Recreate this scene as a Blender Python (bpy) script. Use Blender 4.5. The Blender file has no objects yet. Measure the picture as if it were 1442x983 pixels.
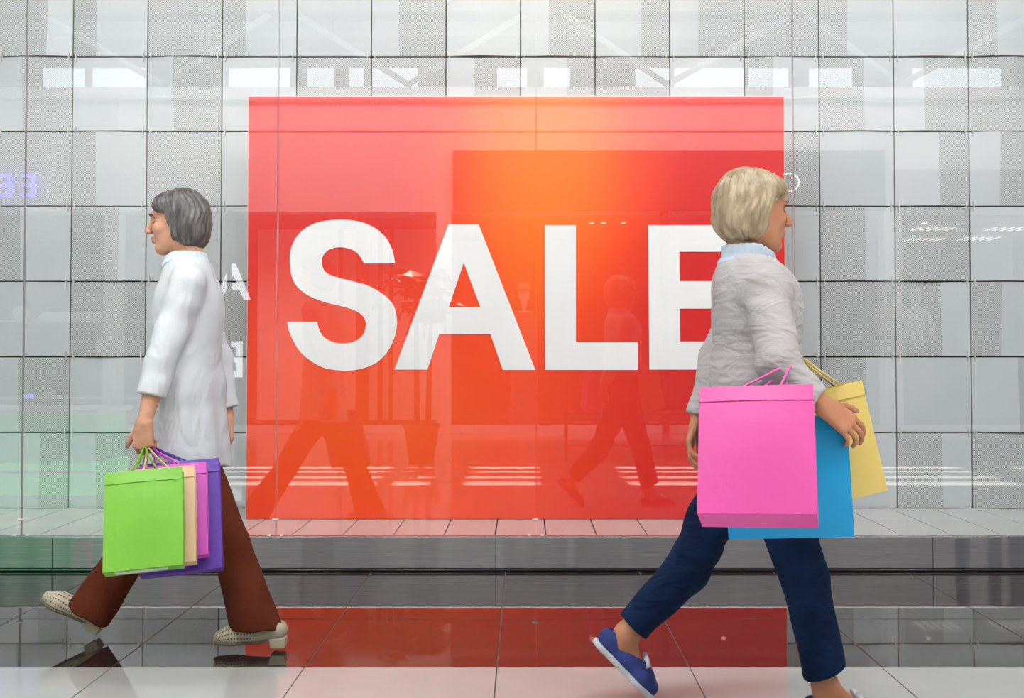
import bpy, bmesh, math, random
import numpy as np
from mathutils import Vector, Matrix

random.seed(7)
C = bpy.context.scene
PI = math.pi

# ------------------------------------------------------------------ camera
CAM_H = 1.08
FPX = 1480.0                      # focal length in pixels of the 1442 x 983 frame
PITCH = math.radians(1.4)
PPX, HORIZON = 739.0, 499.0
PPY = HORIZON - FPX * math.tan(PITCH)
cam_data = bpy.data.cameras.new('camera')
cam_data.sensor_fit = 'HORIZONTAL'
cam_data.sensor_width = 36.0
cam_data.lens = FPX / 1442.0 * 36.0
cam_data.shift_x = -(PPX - 721.0) / 1442.0
cam_data.shift_y = (PPY - 491.5) / 1442.0
cam_data.clip_start = 0.05
cam = bpy.data.objects.new('camera', cam_data)
cam.location = (0, 0, CAM_H)
cam.rotation_euler = (PI / 2 + PITCH, 0, 0)
C.collection.objects.link(cam)
C.camera = cam


def at(px, py, Y):
    """The point of the place seen at a pixel of the photograph at depth Y in front of the camera."""
    xc, yc = (px - PPX) / FPX, -(py - PPY) / FPX
    dy = math.cos(PITCH) - yc * math.sin(PITCH)
    dz = math.sin(PITCH) + yc * math.cos(PITCH)
    t = Y / dy
    return np.array([xc * t, Y, CAM_H + dz * t])


# ------------------------------------------------------------------ world, lights, exposure
C.view_settings.view_transform = 'Standard'
C.view_settings.look = 'None'
C.view_settings.gamma = 1.0
C.view_settings.use_curve_mapping = False
C.view_settings.exposure = 0.2
C.cycles.max_bounces = 10
C.cycles.transparent_max_bounces = 16
C.cycles.use_denoising = True
C.cycles.sample_clamp_indirect = 8.0
world = bpy.data.worlds.new('world')
C.world = world
world.use_nodes = True
bg = world.node_tree.nodes['Background']
bg.inputs[0].default_value = (0.86, 0.93, 1.0, 1)
bg.inputs[1].default_value = 0.42


def lamp(name, kind, loc, rot, energy, color=(1, 1, 1), size=None, size_y=None, **kw):
    l = bpy.data.lights.new(name, kind)
    l.energy, l.color = energy, color
    if kind == 'AREA':
        l.shape, l.size, l.size_y = 'RECTANGLE', size, size_y
    for k, v in kw.items():
        setattr(l, k, v)
    o = bpy.data.objects.new(name, l)
    o.location, o.rotation_euler = loc, rot
    C.collection.objects.link(o)
    return o


lamp('hall_ceiling_light', 'AREA', (0, 0.6, 6.0), (0, 0, 0), 95, (1.0, 0.97, 0.93), 13, 4.0)
lamp('front_fill', 'AREA', (0, 1.3, 5.5), (math.radians(66), 0, 0), 490, (0.96, 0.985, 1.0), 11, 1.6)  # unseen fill added to brighten the wall and sign behind the glass
lamp('fascia_fill', 'AREA', (0, -1.2, 5.7), (math.radians(-55), 0, 0), 480, (1.0, 0.98, 0.97), 13, 1.2)  # unseen fill added to brighten the opposite fascia
lamp('added_warm_spot', 'SPOT', (0.1, 5.45, 4.1), (math.radians(17), 0, 0), 18, (1.0, 0.72, 0.38), spot_size=math.radians(100), spot_blend=1.0, shadow_soft_size=0.12)  # unseen spot added to imitate the warm flare on the upper panels
SUN_DIR = Vector((0.10, 0.50, -0.86)).normalized()
sun = lamp('sun', 'SUN', (0, -8, 14), SUN_DIR.to_track_quat('-Z', 'Y').to_euler(), 60.0, (1.0, 0.95, 0.86), angle=0.012)

# ------------------------------------------------------------------ materials


def mat(name, color=(.5, .5, .5), rough=0.5, metal=0.0, **kw):
    m = bpy.data.materials.new(name)
    m.use_nodes = True
    b = m.node_tree.nodes['Principled BSDF']
    b.inputs['Base Color'].default_value = (*color, 1)
    b.inputs['Roughness'].default_value = rough
    b.inputs['Metallic'].default_value = metal
    for k, v in kw.items():
        b.inputs[k.replace('_', ' ')].default_value = v
    m.diffuse_color = (*color, 1)
    return m


def N(m, t, **kw):
    n = m.node_tree.nodes.new(t)
    for k, v in kw.items():
        setattr(n, k, v)
    return n


def L(m, a, b):
    m.node_tree.links.new(a, b)


def bsdf(m):
    return m.node_tree.nodes['Principled BSDF']


def mathn(m, op, a, b=None, c=None):
    n = N(m, 'ShaderNodeMath', operation=op)
    for i, v in enumerate((a, b, c)):
        if v is None:
            continue
        if isinstance(v, (int, float)):
            n.inputs[i].default_value = v
        else:
            L(m, v, n.inputs[i])
    return n.outputs[0]


def noise_color(m, c1, c2, scale=8, detail=4, stretch=(1, 1, 1), bump=0.0, bump_scale=None, lo=.35, hi=.65, wrinkle=None):
    """Object-space noise between two close tones plus a fine relief."""
    tc = N(m, 'ShaderNodeTexCoord')
    mp = N(m, 'ShaderNodeMapping')
    mp.inputs['Scale'].default_value = stretch
    L(m, tc.outputs['Object'], mp.inputs['Vector'])
    nz = N(m, 'ShaderNodeTexNoise')
    nz.inputs['Scale'].default_value = scale
    nz.inputs['Detail'].default_value = detail
    L(m, mp.outputs[0], nz.inputs['Vector'])
    r = N(m, 'ShaderNodeValToRGB')
    r.color_ramp.elements[0].position, r.color_ramp.elements[1].position = lo, hi
    r.color_ramp.elements[0].color, r.color_ramp.elements[1].color = (*c1, 1), (*c2, 1)
    L(m, nz.outputs[0], r.inputs[0])
    L(m, r.outputs[0], bsdf(m).inputs['Base Color'])
    if bump:
        n2 = N(m, 'ShaderNodeTexNoise')
        n2.inputs['Scale'].default_value = bump_scale or scale * 6
        n2.inputs['Detail'].default_value = 3
        L(m, mp.outputs[0], n2.inputs['Vector'])
        bp = N(m, 'ShaderNodeBump')
        bp.inputs['Strength'].default_value = bump
        bp.inputs['Distance'].default_value = 0.002
        L(m, n2.outputs[0], bp.inputs['Height'])
        last = bp.outputs[0]
        if wrinkle:
            m2 = N(m, 'ShaderNodeMapping')
            m2.inputs['Scale'].default_value = wrinkle[1]
            L(m, tc.outputs['Object'], m2.inputs['Vector'])
            n3 = N(m, 'ShaderNodeTexNoise')
            n3.inputs['Scale'].default_value = wrinkle[0]
            n3.inputs['Detail'].default_value = 2
            n3.inputs['Distortion'].default_value = .8
            L(m, m2.outputs[0], n3.inputs['Vector'])
            b2 = N(m, 'ShaderNodeBump')
            b2.inputs['Strength'].default_value = .75
            b2.inputs['Distance'].default_value = wrinkle[2]
            L(m, n3.outputs[0], b2.inputs['Height'])
            L(m, last, b2.inputs['Normal'])
            last = b2.outputs[0]
        L(m, last, bsdf(m).inputs['Normal'])
    return m


def grain(name, c1, c2, rough, scale=8, **kw):
    nk = {k: kw.pop(k) for k in ('detail', 'stretch', 'bump', 'bump_scale', 'lo', 'hi', 'wrinkle') if k in kw}
    return noise_color(mat(name, c1, rough, **kw), c1, c2, scale, **nk)


M = {}
M['white_tile'] = grain('white polished tile', (.42, .435, .425), (.46, .47, .46), .06, 3, IOR=1.55)
M['dark_tile'] = grain('dark polished tile', (.020, .014, .014), (.028, .020, .020), .025, 2, IOR=2.3)
M['grout'] = grain('grout', (.085, .068, .058), (.13, .105, .09), .8, 20)
M['step_tile'] = grain('platform tile', (.56, .575, .57), (.61, .62, .615), .22, 3, IOR=1.5)
M['joint_dark'] = mat('dark joint', (.035, .028, .026), .8)
M['metal_panel'] = grain('white coated metal panel', (.495, .53, .55), (.52, .555, .57), .38, 2)
M['panel_edge'] = mat('panel return edge', (.45, .44, .41), .5)
M['backing'] = mat('dark cavity lining', (.10, .085, .07), .8)
M['clip'] = mat('pale clip', (.62, .62, .60), .35)


def perforated():
    m = mat('perforated metal panel', (.6, .62, .62), .4)
    tc = N(m, 'ShaderNodeTexCoord')
    sp = N(m, 'ShaderNodeSeparateXYZ')
    L(m, tc.outputs['Object'], sp.inputs[0])
    P = .0105

    def dots(off):
        u = mathn(m, 'SUBTRACT', mathn(m, 'FRACT', mathn(m, 'MULTIPLY_ADD', sp.outputs[0], 1 / P, 50 + off)), .5)
        v = mathn(m, 'SUBTRACT', mathn(m, 'FRACT', mathn(m, 'MULTIPLY_ADD', sp.outputs[2], 1 / P, 50 + off)), .5)
        d = mathn(m, 'ADD', mathn(m, 'MULTIPLY', u, u), mathn(m, 'MULTIPLY', v, v))
        return mathn(m, 'LESS_THAN', d, .22 ** 2)
    h = mathn(m, 'MAXIMUM', dots(0.0), dots(0.5))
    mx = N(m, 'ShaderNodeMix', data_type='RGBA')
    mx.inputs['A'].default_value = (.515, .55, .565, 1)
    mx.inputs['B'].default_value = (.16, .155, .145, 1)
    L(m, h, mx.inputs['Factor'])
    L(m, mx.outputs['Result'], bsdf(m).inputs['Base Color'])
    return m


M['perforated'] = perforated()


def architectural_glass(f0=0.05):
    m = bpy.data.materials.new('clear glazing')
    m.use_nodes = True
    nt = m.node_tree
    nt.nodes.clear()
    out = N(m, 'ShaderNodeOutputMaterial')
    mix = N(m, 'ShaderNodeMixShader')
    tr = N(m, 'ShaderNodeBsdfTransparent')
    tr.inputs[0].default_value = (.985, .986, .985, 1)
    gl = N(m, 'ShaderNodeBsdfGlossy')
    gl.inputs['Roughness'].default_value = 0.0
    gl.inputs['Color'].default_value = (1, 1, 1, 1)
    geo = N(m, 'ShaderNodeNewGeometry')
    dot = N(m, 'ShaderNodeVectorMath', operation='DOT_PRODUCT')
    L(m, geo.outputs['Incoming'], dot.inputs[0])
    L(m, geo.outputs['Normal'], dot.inputs[1])
    c = mathn(m, 'SUBTRACT', 1.0, mathn(m, 'ABSOLUTE', dot.outputs['Value']))
    f = mathn(m, 'MULTIPLY_ADD', mathn(m, 'POWER', c, 5.0), 1 - f0, f0)
    L(m, f, mix.inputs[0])
    L(m, tr.outputs[0], mix.inputs[1])
    L(m, gl.outputs[0], mix.inputs[2])
    L(m, mix.outputs[0], out.inputs[0])
    return m


M['glass'] = architectural_glass()
M['glass_edge'] = mat('ground glass edge', (.42, .40, .40), .25)


def brushed_steel():
    m = grain('brushed steel', (.33, .325, .34), (.40, .39, .40), .34, 6, metal=1.0, stretch=(1, 1, 60), bump=.02, bump_scale=40, wrinkle=(2.6, (1, .1, .04), .060))
    b = bsdf(m)
    b.inputs['Anisotropic'].default_value = .9
    tg = N(m, 'ShaderNodeTangent', direction_type='RADIAL', axis='Z')
    L(m, tg.outputs[0], b.inputs['Tangent'])
    b.inputs['Anisotropic Rotation'].default_value = 0.25
    return m


M['steel'] = brushed_steel()
M['chrome'] = mat('chrome strip', (.6, .6, .62), .15, 1.0)
M['black_gap'] = mat('black recess', (.01, .01, .011), .6)


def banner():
    """Red field with an orange flare glow painted into its colour in two broad patches."""
    m = mat('red banner with painted orange glow', (.80, .03, .02), .35)
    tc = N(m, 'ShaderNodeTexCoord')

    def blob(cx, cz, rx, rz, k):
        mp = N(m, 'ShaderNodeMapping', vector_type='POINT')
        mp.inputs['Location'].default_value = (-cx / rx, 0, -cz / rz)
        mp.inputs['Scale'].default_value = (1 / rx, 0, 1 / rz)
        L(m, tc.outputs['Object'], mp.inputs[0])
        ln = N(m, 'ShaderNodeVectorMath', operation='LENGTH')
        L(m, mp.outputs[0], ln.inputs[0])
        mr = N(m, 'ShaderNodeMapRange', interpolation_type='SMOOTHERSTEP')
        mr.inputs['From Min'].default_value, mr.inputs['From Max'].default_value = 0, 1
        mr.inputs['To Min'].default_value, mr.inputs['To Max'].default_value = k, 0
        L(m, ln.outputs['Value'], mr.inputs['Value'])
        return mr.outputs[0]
    f = mathn(m, 'ADD', blob(.16, .78, .95, 1.5, .95), blob(-.70, -.70, 2.1, 1.55, .55))  # flare glow painted as orange, upper centre and lower left
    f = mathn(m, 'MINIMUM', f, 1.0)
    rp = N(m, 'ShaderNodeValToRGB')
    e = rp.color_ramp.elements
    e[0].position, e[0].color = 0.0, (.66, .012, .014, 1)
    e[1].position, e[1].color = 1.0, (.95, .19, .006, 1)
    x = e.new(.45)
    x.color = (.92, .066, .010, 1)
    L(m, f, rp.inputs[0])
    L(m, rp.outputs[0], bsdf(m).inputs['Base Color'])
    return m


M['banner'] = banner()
M['edge_highlight'] = mat('banner edge painted highlight', (.62, .45, .42), .4)  # pale colour paints in the highlight along the board edge
M['letter'] = grain('white vinyl', (.80, .82, .83), (.84, .85, .86), .4, 2)
M['skin'] = grain('light skin', (.56, .27, .17), (.63, .33, .22), .5, 14, Subsurface_Weight=.12, bump=.12, bump_scale=200)
M['skin_tan'] = grain('tanned skin', (.46, .19, .10), (.53, .24, .13), .5, 14, Subsurface_Weight=.12, bump=.12, bump_scale=200)
for k in ('skin', 'skin_tan'):
    bsdf(M[k]).inputs['Subsurface Radius'].default_value = (.012, .005, .003)
M['lips'] = mat('lips', (.45, .14, .12), .4)
M['eye_white'] = mat('eye white', (.8, .78, .75), .2)
M['iris'] = mat('iris', (.05, .04, .035), .2)
M['hair_grey'] = grain('dark grey hair', (.055, .048, .048), (.15, .14, .14), .45, 40, stretch=(1, 1, .18), bump=.8, bump_scale=160)
M['hair_blond'] = grain('ash blond hair', (.24, .17, .10), (.46, .37, .25), .45, 40, stretch=(1, 1, .18), bump=.8, bump_scale=160)
M['brow_grey'] = mat('eyebrow hair dark', (.06, .05, .045), .7)
M['brow_blond'] = mat('eyebrow hair blond', (.25, .18, .11), .7)
M['tunic'] = grain('white cotton', (.56, .58, .62), (.62, .64, .675), .8, 5, bump=.25, bump_scale=260, wrinkle=(7, (1.6, 1, .7), .03), Specular_IOR_Level=.2)
M['tunic_collar'] = grain('pale blue cotton', (.56, .62, .70), (.62, .68, .76), .8, 6, bump=.2, bump_scale=260)
M['trousers'] = grain('rust brown wool', (.100, .022, .010), (.130, .030, .014), .9, 7, bump=.3, bump_scale=300, wrinkle=(9, (1.5, 1, .45), .02), Specular_IOR_Level=.12)
M['cardigan'] = grain('pale grey knit', (.40, .378, .385), (.46, .438, .445), .85, 6, stretch=(1, 1, 8), bump=.5, bump_scale=80, wrinkle=(8, (1, 1, 2.2), .028), Specular_IOR_Level=.2)
M['shirt_collar'] = grain('light blue cotton', (.42, .50, .60), (.48, .56, .66), .8, 7, bump=.2, bump_scale=260)
M['denim'] = grain('dark blue denim', (.003, .011, .040), (.006, .022, .070), .85, 9, bump=.45, bump_scale=420, wrinkle=(9, (1, 1, 2.4), .022), Specular_IOR_Level=.15)
M['denim_fade'] = grain('faded denim', (.02, .06, .16), (.03, .09, .22), .8, 9, bump=.45, bump_scale=420)
M['blue_shoe'] = grain('blue canvas', (.015, .03, .16), (.03, .05, .24), .7, 20, bump=.3, bump_scale=300)
M['silver_bow'] = grain('silver grey ribbon', (.45, .45, .50), (.62, .62, .68), .35, 30)
M['shoe_sole'] = mat('pale rubber sole', (.55, .56, .60), .6)
M['beige_sole'] = mat('brown leather sole', (.16, .12, .08), .5)
M['insole'] = mat('shoe lining', (.35, .29, .22), .7)


def perforated_leather():
    m = grain('beige perforated leather', (.43, .37, .27), (.49, .43, .32), .45, 18)
    tc = N(m, 'ShaderNodeTexCoord')
    sp = N(m, 'ShaderNodeSeparateXYZ')
    L(m, tc.outputs['UV'], sp.inputs[0])

    def d(off):
        u = mathn(m, 'SUBTRACT', mathn(m, 'FRACT', mathn(m, 'MULTIPLY_ADD', sp.outputs[0], 1 / .0105, 50 + off)), .5)
        v = mathn(m, 'SUBTRACT', mathn(m, 'FRACT', mathn(m, 'MULTIPLY_ADD', sp.outputs[1], 1 / .0105, 50 + off)), .5)
        return mathn(m, 'LESS_THAN', mathn(m, 'ADD', mathn(m, 'MULTIPLY', u, u), mathn(m, 'MULTIPLY', mathn(m, 'MULTIPLY', v, v), 2.2)), .062)
    h = mathn(m, 'MULTIPLY', d(0), mathn(m, 'GREATER_THAN', sp.outputs[0], .10))
    mx = N(m, 'ShaderNodeMix', data_type='RGBA')
    b = bsdf(m)
    src = b.inputs['Base Color'].links[0].from_socket
    L(m, src, mx.inputs['A'])
    mx.inputs['B'].default_value = (.06, .045, .035, 1)
    L(m, h, mx.inputs['Factor'])
    L(m, mx.outputs['Result'], b.inputs['Base Color'])
    return m


M['beige_shoe'] = perforated_leather()


def paper(name, c):
    d = tuple(v * .93 for v in c)
    return grain(name, d, c, .42, 5, bump=.1, bump_scale=120)


M['paper_green'] = paper('green paper', (.165, .45, .03))
M['paper_peach'] = paper('peach paper', (.68, .47, .27))
M['paper_magenta'] = paper('magenta paper', (.56, .07, .46))
M['paper_violet'] = paper('violet paper', (.105, .035, .36))
M['paper_pink'] = paper('hot pink paper', (.66, .066, .33))
M['paper_blue'] = paper('cyan blue paper', (.005, .29, .60))
M['paper_yellow'] = paper('soft yellow paper', (.70, .53, .15))
M['bag_inside'] = paper('pale bag lining', (.72, .72, .70))
M['cord_pink'] = mat('pink cord', (.80, .12, .45), .6)

# ------------------------------------------------------------------ mesh helpers


def link(name, me, m=None, parent=None, **props):
    o = bpy.data.objects.new(name, me)
    C.collection.objects.link(o)
    if m is not None and me is not None and not me.materials:
        for x in (m if isinstance(m, (list, tuple)) else [m]):
            me.materials.append(x)
    if parent is not None:
        o.parent = parent
    for k, v in props.items():
        o[k] = v
    return o


def mesh_from(name, verts, faces, mi=None, smooth=False):
    me = bpy.data.meshes.new(name)
    me.from_pydata([tuple(float(c) for c in v) for v in verts], [], [tuple(f) for f in faces])
    if mi is not None:
        me.polygons.foreach_set('material_index', mi)
    if smooth:
        me.polygons.foreach_set('use_smooth', [True] * len(me.polygons))
    me.update()
    return me


class B:
    """Collects boxes, tubes and prisms into one mesh."""

    def __init__(s):
        s.bm = bmesh.new()

    def box(s, x0, x1, y0, y1, z0, z1, bevel=0, mi=0):
        r = bmesh.ops.create_cube(s.bm, size=1)
        vs = r['verts']
        for v in vs:
            v.co = Vector(((x0 + x1) / 2 + v.co.x * (x1 - x0), (y0 + y1) / 2 + v.co.y * (y1 - y0), (z0 + z1) / 2 + v.co.z * (z1 - z0)))
        fs = {f for v in vs for f in v.link_faces}
        for f in fs:
            f.material_index = mi
        if bevel:
            es = list({e for v in vs for e in v.link_edges})
            bmesh.ops.bevel(s.bm, geom=es, offset=bevel, segments=2, affect='EDGES', profile=.5)
        return s

    def tube(s, pts, r, seg=8, cap=True, mi=0):
        pts = [Vector(p) for p in pts]
        rs = r if isinstance(r, (list, tuple)) else [r] * len(pts)
        rings = []
        ref = None
        for i, p in enumerate(pts):
            d = (pts[min(i + 1, len(pts) - 1)] - pts[max(i - 1, 0)]).normalized()
            if ref is None:
                ref = d.orthogonal().normalized()
            ref = (ref - d * ref.dot(d)).normalized()
            b = d.cross(ref)
            rings.append([s.bm.verts.new(p + (ref * math.cos(a) + b * math.sin(a)) * rs[i]) for a in [2 * PI * k / seg for k in range(seg)]])
        for a, b in zip(rings, rings[1:]):
            for k in range(seg):
                f = s.bm.faces.new((a[k], a[(k + 1) % seg], b[(k + 1) % seg], b[k]))
                f.smooth, f.material_index = True, mi
        if cap:
            s.bm.faces.new(rings[0][::-1]).material_index = mi
            s.bm.faces.new(rings[-1]).material_index = mi
        return s

    def lathe(s, prof, c=(0, 0, 0), seg=20, mi=0):
        rings = [[s.bm.verts.new((c[0] + r * math.cos(2 * PI * k / seg), c[1] + r * math.sin(2 * PI * k / seg), c[2] + z)) for k in range(seg)] for r, z in prof]
        for a, b in zip(rings, rings[1:]):
            for k in range(seg):
                f = s.bm.faces.new((a[k], a[(k + 1) % seg], b[(k + 1) % seg], b[k]))
                f.smooth, f.material_index = True, mi
        s.bm.faces.new(rings[0][::-1]).material_index = mi
        s.bm.faces.new(rings[-1]).material_index = mi
        return s

    def ball(s, c, r, seg=12, mi=0):
        m = Matrix.Translation(c) @ Matrix.Diagonal((*(r if isinstance(r, (tuple, list)) else (r, r, r)), 1))
        k = bmesh.ops.create_uvsphere(s.bm, u_segments=seg, v_segments=max(6, seg * 2 // 3), radius=1, matrix=m)
        for f in {f for v in k['verts'] for f in v.link_faces}:
            f.smooth, f.material_index = True, mi
        return s

    def me(s, name='mesh'):
        bmesh.ops.recalc_face_normals(s.bm, faces=s.bm.faces)
        m = bpy.data.meshes.new(name)
        s.bm.to_mesh(m)
        s.bm.free()
        return m

    def obj(s, name, m=None, parent=None, **props):
        return link(name, s.me(name), m, parent, **props)


def thing(name, label, cat, loc=(0, 0, 0), group=None, rot=(0, 0, 0)):
    o = link(name, None, label=label, category=cat)
    o.location, o.rotation_euler = loc, rot
    if group:
        o['group'] = group
    return o


def tag(o, label, cat, group=None):
    o['label'], o['category'] = label, cat
    if group:
        o['group'] = group
    return o


# ------------------------------------------------------------------ floor
Y_STEP = 5.265                     # front edge of the platform and plane of the glass
STEP_H = 0.172
TP = .6645
ROWS = [(Y_STEP - .29, Y_STEP + .02), (Y_STEP - .29 - .66, Y_STEP - .29), (Y_STEP - .29 - 1.32, Y_STEP - .29 - .66)]
y0 = ROWS[-1][0]
for k in range(3):
    ROWS.append((y0 - TP, y0))
    y0 -= TP
FLOOR_FRONT = y0
floor = B().box(-9, 9, FLOOR_FRONT - .02, 8.0, -.12, -.0025).obj('floor', M['grout'], kind='structure')
tile_meshes = {}
for r, (a, b) in enumerate(ROWS):
    for k in range(-8, 8):
        x = -.096 + TP * k
        m = M['dark_tile'] if r < 3 else M['white_tile']
        key = (r, r < 3)
        if key not in tile_meshes:
            me = B().box(.0022, TP - .0022, .0022, b - a - .0022, -.02, 0, bevel=.0008).me('tile')
            me.materials.append(m)
            tile_meshes[key] = me
        o = link('tile', tile_meshes[key], None, floor)
        o.location = (x, a, 0)


def tiled_ground():
    m = grain('white polished floor behind', (.42, .435, .425), (.46, .47, .46), .08, 3, IOR=1.55)
    br = N(m, 'ShaderNodeTexBrick', offset=0.0)
    br.inputs['Scale'].default_value = 1.0
    br.inputs['Mortar Size'].default_value = .004
    br.inputs['Mortar Smooth'].default_value = .1
    br.inputs['Brick Width'].default_value = TP
    br.inputs['Row Height'].default_value = TP
    br.inputs['Mortar'].default_value = (.08, .07, .06, 1)
    tc = N(m, 'ShaderNodeTexCoord')
    L(m, tc.outputs['Object'], br.inputs['Vector'])
    src = bsdf(m).inputs['Base Color'].links[0].from_socket
    L(m, src, br.inputs['Color1'])
    L(m, src, br.inputs['Color2'])
    L(m, br.outputs['Color'], bsdf(m).inputs['Base Color'])
    return m


hall = B().box(-9.1, 9.1, -9, 0, -.12, 0).obj('floor_hall', tiled_ground(), kind='structure')
hall.location = (-.096 + TP * 0, FLOOR_FRONT - .02, 0)

# ------------------------------------------------------------------ platform: step body, steel riser, long tiles
WALL_Y = 6.22
step = B().box(-7, 7, Y_STEP + .012, WALL_Y + .3, 0.0, STEP_H - .024).obj('floor_platform', M['joint_dark'], kind='structure')
riser = B().box(-7, 7, Y_STEP - .004, Y_STEP + .012, 0.0, .020).obj('trim_1', M['black_gap'], kind='structure')
xr = [-7.0, -4.6, -2.35, -.145, 2.03, 4.3, 7.0]
for a, b in zip(xr, xr[1:]):
    B().box(a + .0008, b - .0008, Y_STEP - .014, Y_STEP + .010, .018, STEP_H - .002, bevel=.002).obj('riser_panel', M['steel'], riser)
    B().box(a + .002, b - .002, Y_STEP - .018, Y_STEP - .006, .0075, .0125).obj('chrome_strip', M['chrome'], riser)
B().box(-7.0, 7.0, Y_STEP - .016, Y_STEP + .02, STEP_H - .003, STEP_H + .004, bevel=.0015).obj('edge_trim', M['chrome'], riser)
SP = .2555
x_first = float(at(569.7, 731.6, 5.80)[0])
step_tile = B().box(.0034, SP - .0034, 0, WALL_Y + .1 - Y_STEP - .02, -.024, 0, bevel=.001).me('tile')
step_tile.materials.append(M['step_tile'])
for k in range(-25, 26):
    o = link('tile', step_tile, None, step)
    o.location = (x_first + SP * k, Y_STEP + .02, STEP_H)

# ------------------------------------------------------------------ panelled wall behind the glass
PW = float(at(1260, 300, WALL_Y)[0] - at(206, 300, WALL_Y)[0]) / 10.0
XW0 = float(at(206, 300, WALL_Y)[0]) - 2 * PW          # left edge of column 0
zj = [float(at(721, y, WALL_Y)[2]) for y in (716, 608, 502, 397, 291, 185.5, 80)]
PH = (zj[-1] - zj[0]) / 6.0
ZW0 = zj[0]
wall = B().box(-7.0, 7.0, WALL_Y + .085, WALL_Y + .2, 0, 6.3).obj('wall_back', M['backing'], kind='structure')
B().box(-7.0, 7.0, WALL_Y - .012, WALL_Y + .06, STEP_H, ZW0 - .012, bevel=.002).obj('wall_plinth', M['panel_edge'], wall)
# per panel: fold position, and which side is perforated: L, R, F (both), N (neither)
PANELS = {
    0: 'L.66 L.33 F.66 L.33 N.50 R.37 N.45 R.38 L0 R.38 F.50 L.38 N.55 L.38',
    1: 'R.34 N.62 R.36 N.40 F.35 F.60 R.37 R.62 F.38 N.52 L.38 L.60 R.40 F.60',
    2: 'F.66 L.33 F.65 N.36 N.4 F.4 N.5 R.4 N.4 F.5 R.42 N.55 R.60 R.40',
    3: 'L.33 L.64 N.50 N.40 N.4 F.4 N.5 R.4 N.4 F.5 N.45 L.60 F.40 N.55',
    4: 'N.45 F.33 N.50 F.38 N.4 F.4 N.5 R.4 N.4 F.5 N.40 F.40 L.60 L.40',
    5: 'R.33 N.55 N.40 N.45 N.4 F.4 N.5 R.4 N.4 F.5 F.40 L.60 N.50 R.62',
    6: 'R.62 R.37 F.50 N.60 N.4 F.4 N.5 R.4 N.4 F.5 N.50 L.40 L.60 F.40',
}
PANELS[0] = PANELS[0].replace('L0', 'R.62')
rngp = random.Random(11)


def folded_panel(w, h, f, side, top, bot, topb, botb):
    """A sheet-metal cassette creased along one vertical line; the crease stands proud at the top or the bottom."""
    g, t, nr, nc = .0035, .035, 4, 2
    z0, z1 = g * 1.2, h - g * 1.2
    pl, pr = {'L': (1, 0), 'R': (0, 1), 'F': (1, 1), 'N': (0, 0)}[side]
    V, F, mi, sm = [], [], [], []
    for x0, x1, m, rev in ((g, f * w, pl, 0), (f * w, w - g, pr, 1)):
        b0 = len(V)
        for j in range(nr + 1):
            v = j / nr
            for i in range(nc + 1):
                u = i / nc
                V.append((x0 + (x1 - x0) * u, -(bot + (top - bot) * v) * ((1 - u) if rev else u), z0 + (z1 - z0) * v))
        for j in range(nr):
            for i in range(nc):
                q = b0 + j * (nc + 1) + i
                F.append((q, q + 1, q + nc + 2, q + nc + 1))
                mi.append(m)
                sm.append(True)
    n1 = nc + 1
    o2 = n1 * (nr + 1)
    loop = [0, nc, o2 + nc, o2 + nr * n1 + nc, nr * n1 + nc, nr * n1]
    b0 = len(V)
    V += [V[i] for i in loop] + [(V[i][0], t, V[i][2]) for i in loop]
    for i in range(6):
        k = (i + 1) % 6
        F.append((b0 + i, b0 + 6 + i, b0 + 6 + k, b0 + k))
        mi.append(2)
        sm.append(False)
    me = mesh_from('panel', V, F, mi)
    me.polygons.foreach_set('use_smooth', sm)
    for m in (M['metal_panel'], M['perforated'], M['panel_edge']):
        me.materials.append(m)
    return me


for r in range(-1, 7):
    row = (PANELS[r] if r >= 0 else 'L.6 N.4 R.4 F.6 N.4 L.4 R.6 N.4 F.4 N.6 L.4 R.6 F.4 N.6').split()
    for c in range(-6, 19):
        spec = row[c] if 0 <= c < 14 else rngp.choice(['L.4', 'R.6', 'N.5', 'F.4'])
        side, f = spec[0], float(spec[1:])
        pro = rngp.uniform(.013, .028)
        top, bot = (pro, 0.002) if (r + c) % 2 else (0.002, pro)
        if rngp.random() < .18:
            top, bot = bot, top
        me = folded_panel(PW, PH, f, side, top, bot, 0.0, 0.0)
        o = link('panel', me, None, wall)
        o.location = (XW0 + PW * c, WALL_Y, ZW0 + PH * (6 - r))
pins = B()
for r in range(0, 8):
    for c in range(-6, 19):
        x, z = XW0 + PW * c, ZW0 + PH * r
        for s in (-1, 1):
            pins.box(x + s * .022 - .0022, x + s * .022 + .0022, WALL_Y - .016, WALL_Y + .004, z - .030, z + .030)
pins.obj('panel_clips', M['clip'], wall, kind='stuff')

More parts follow.
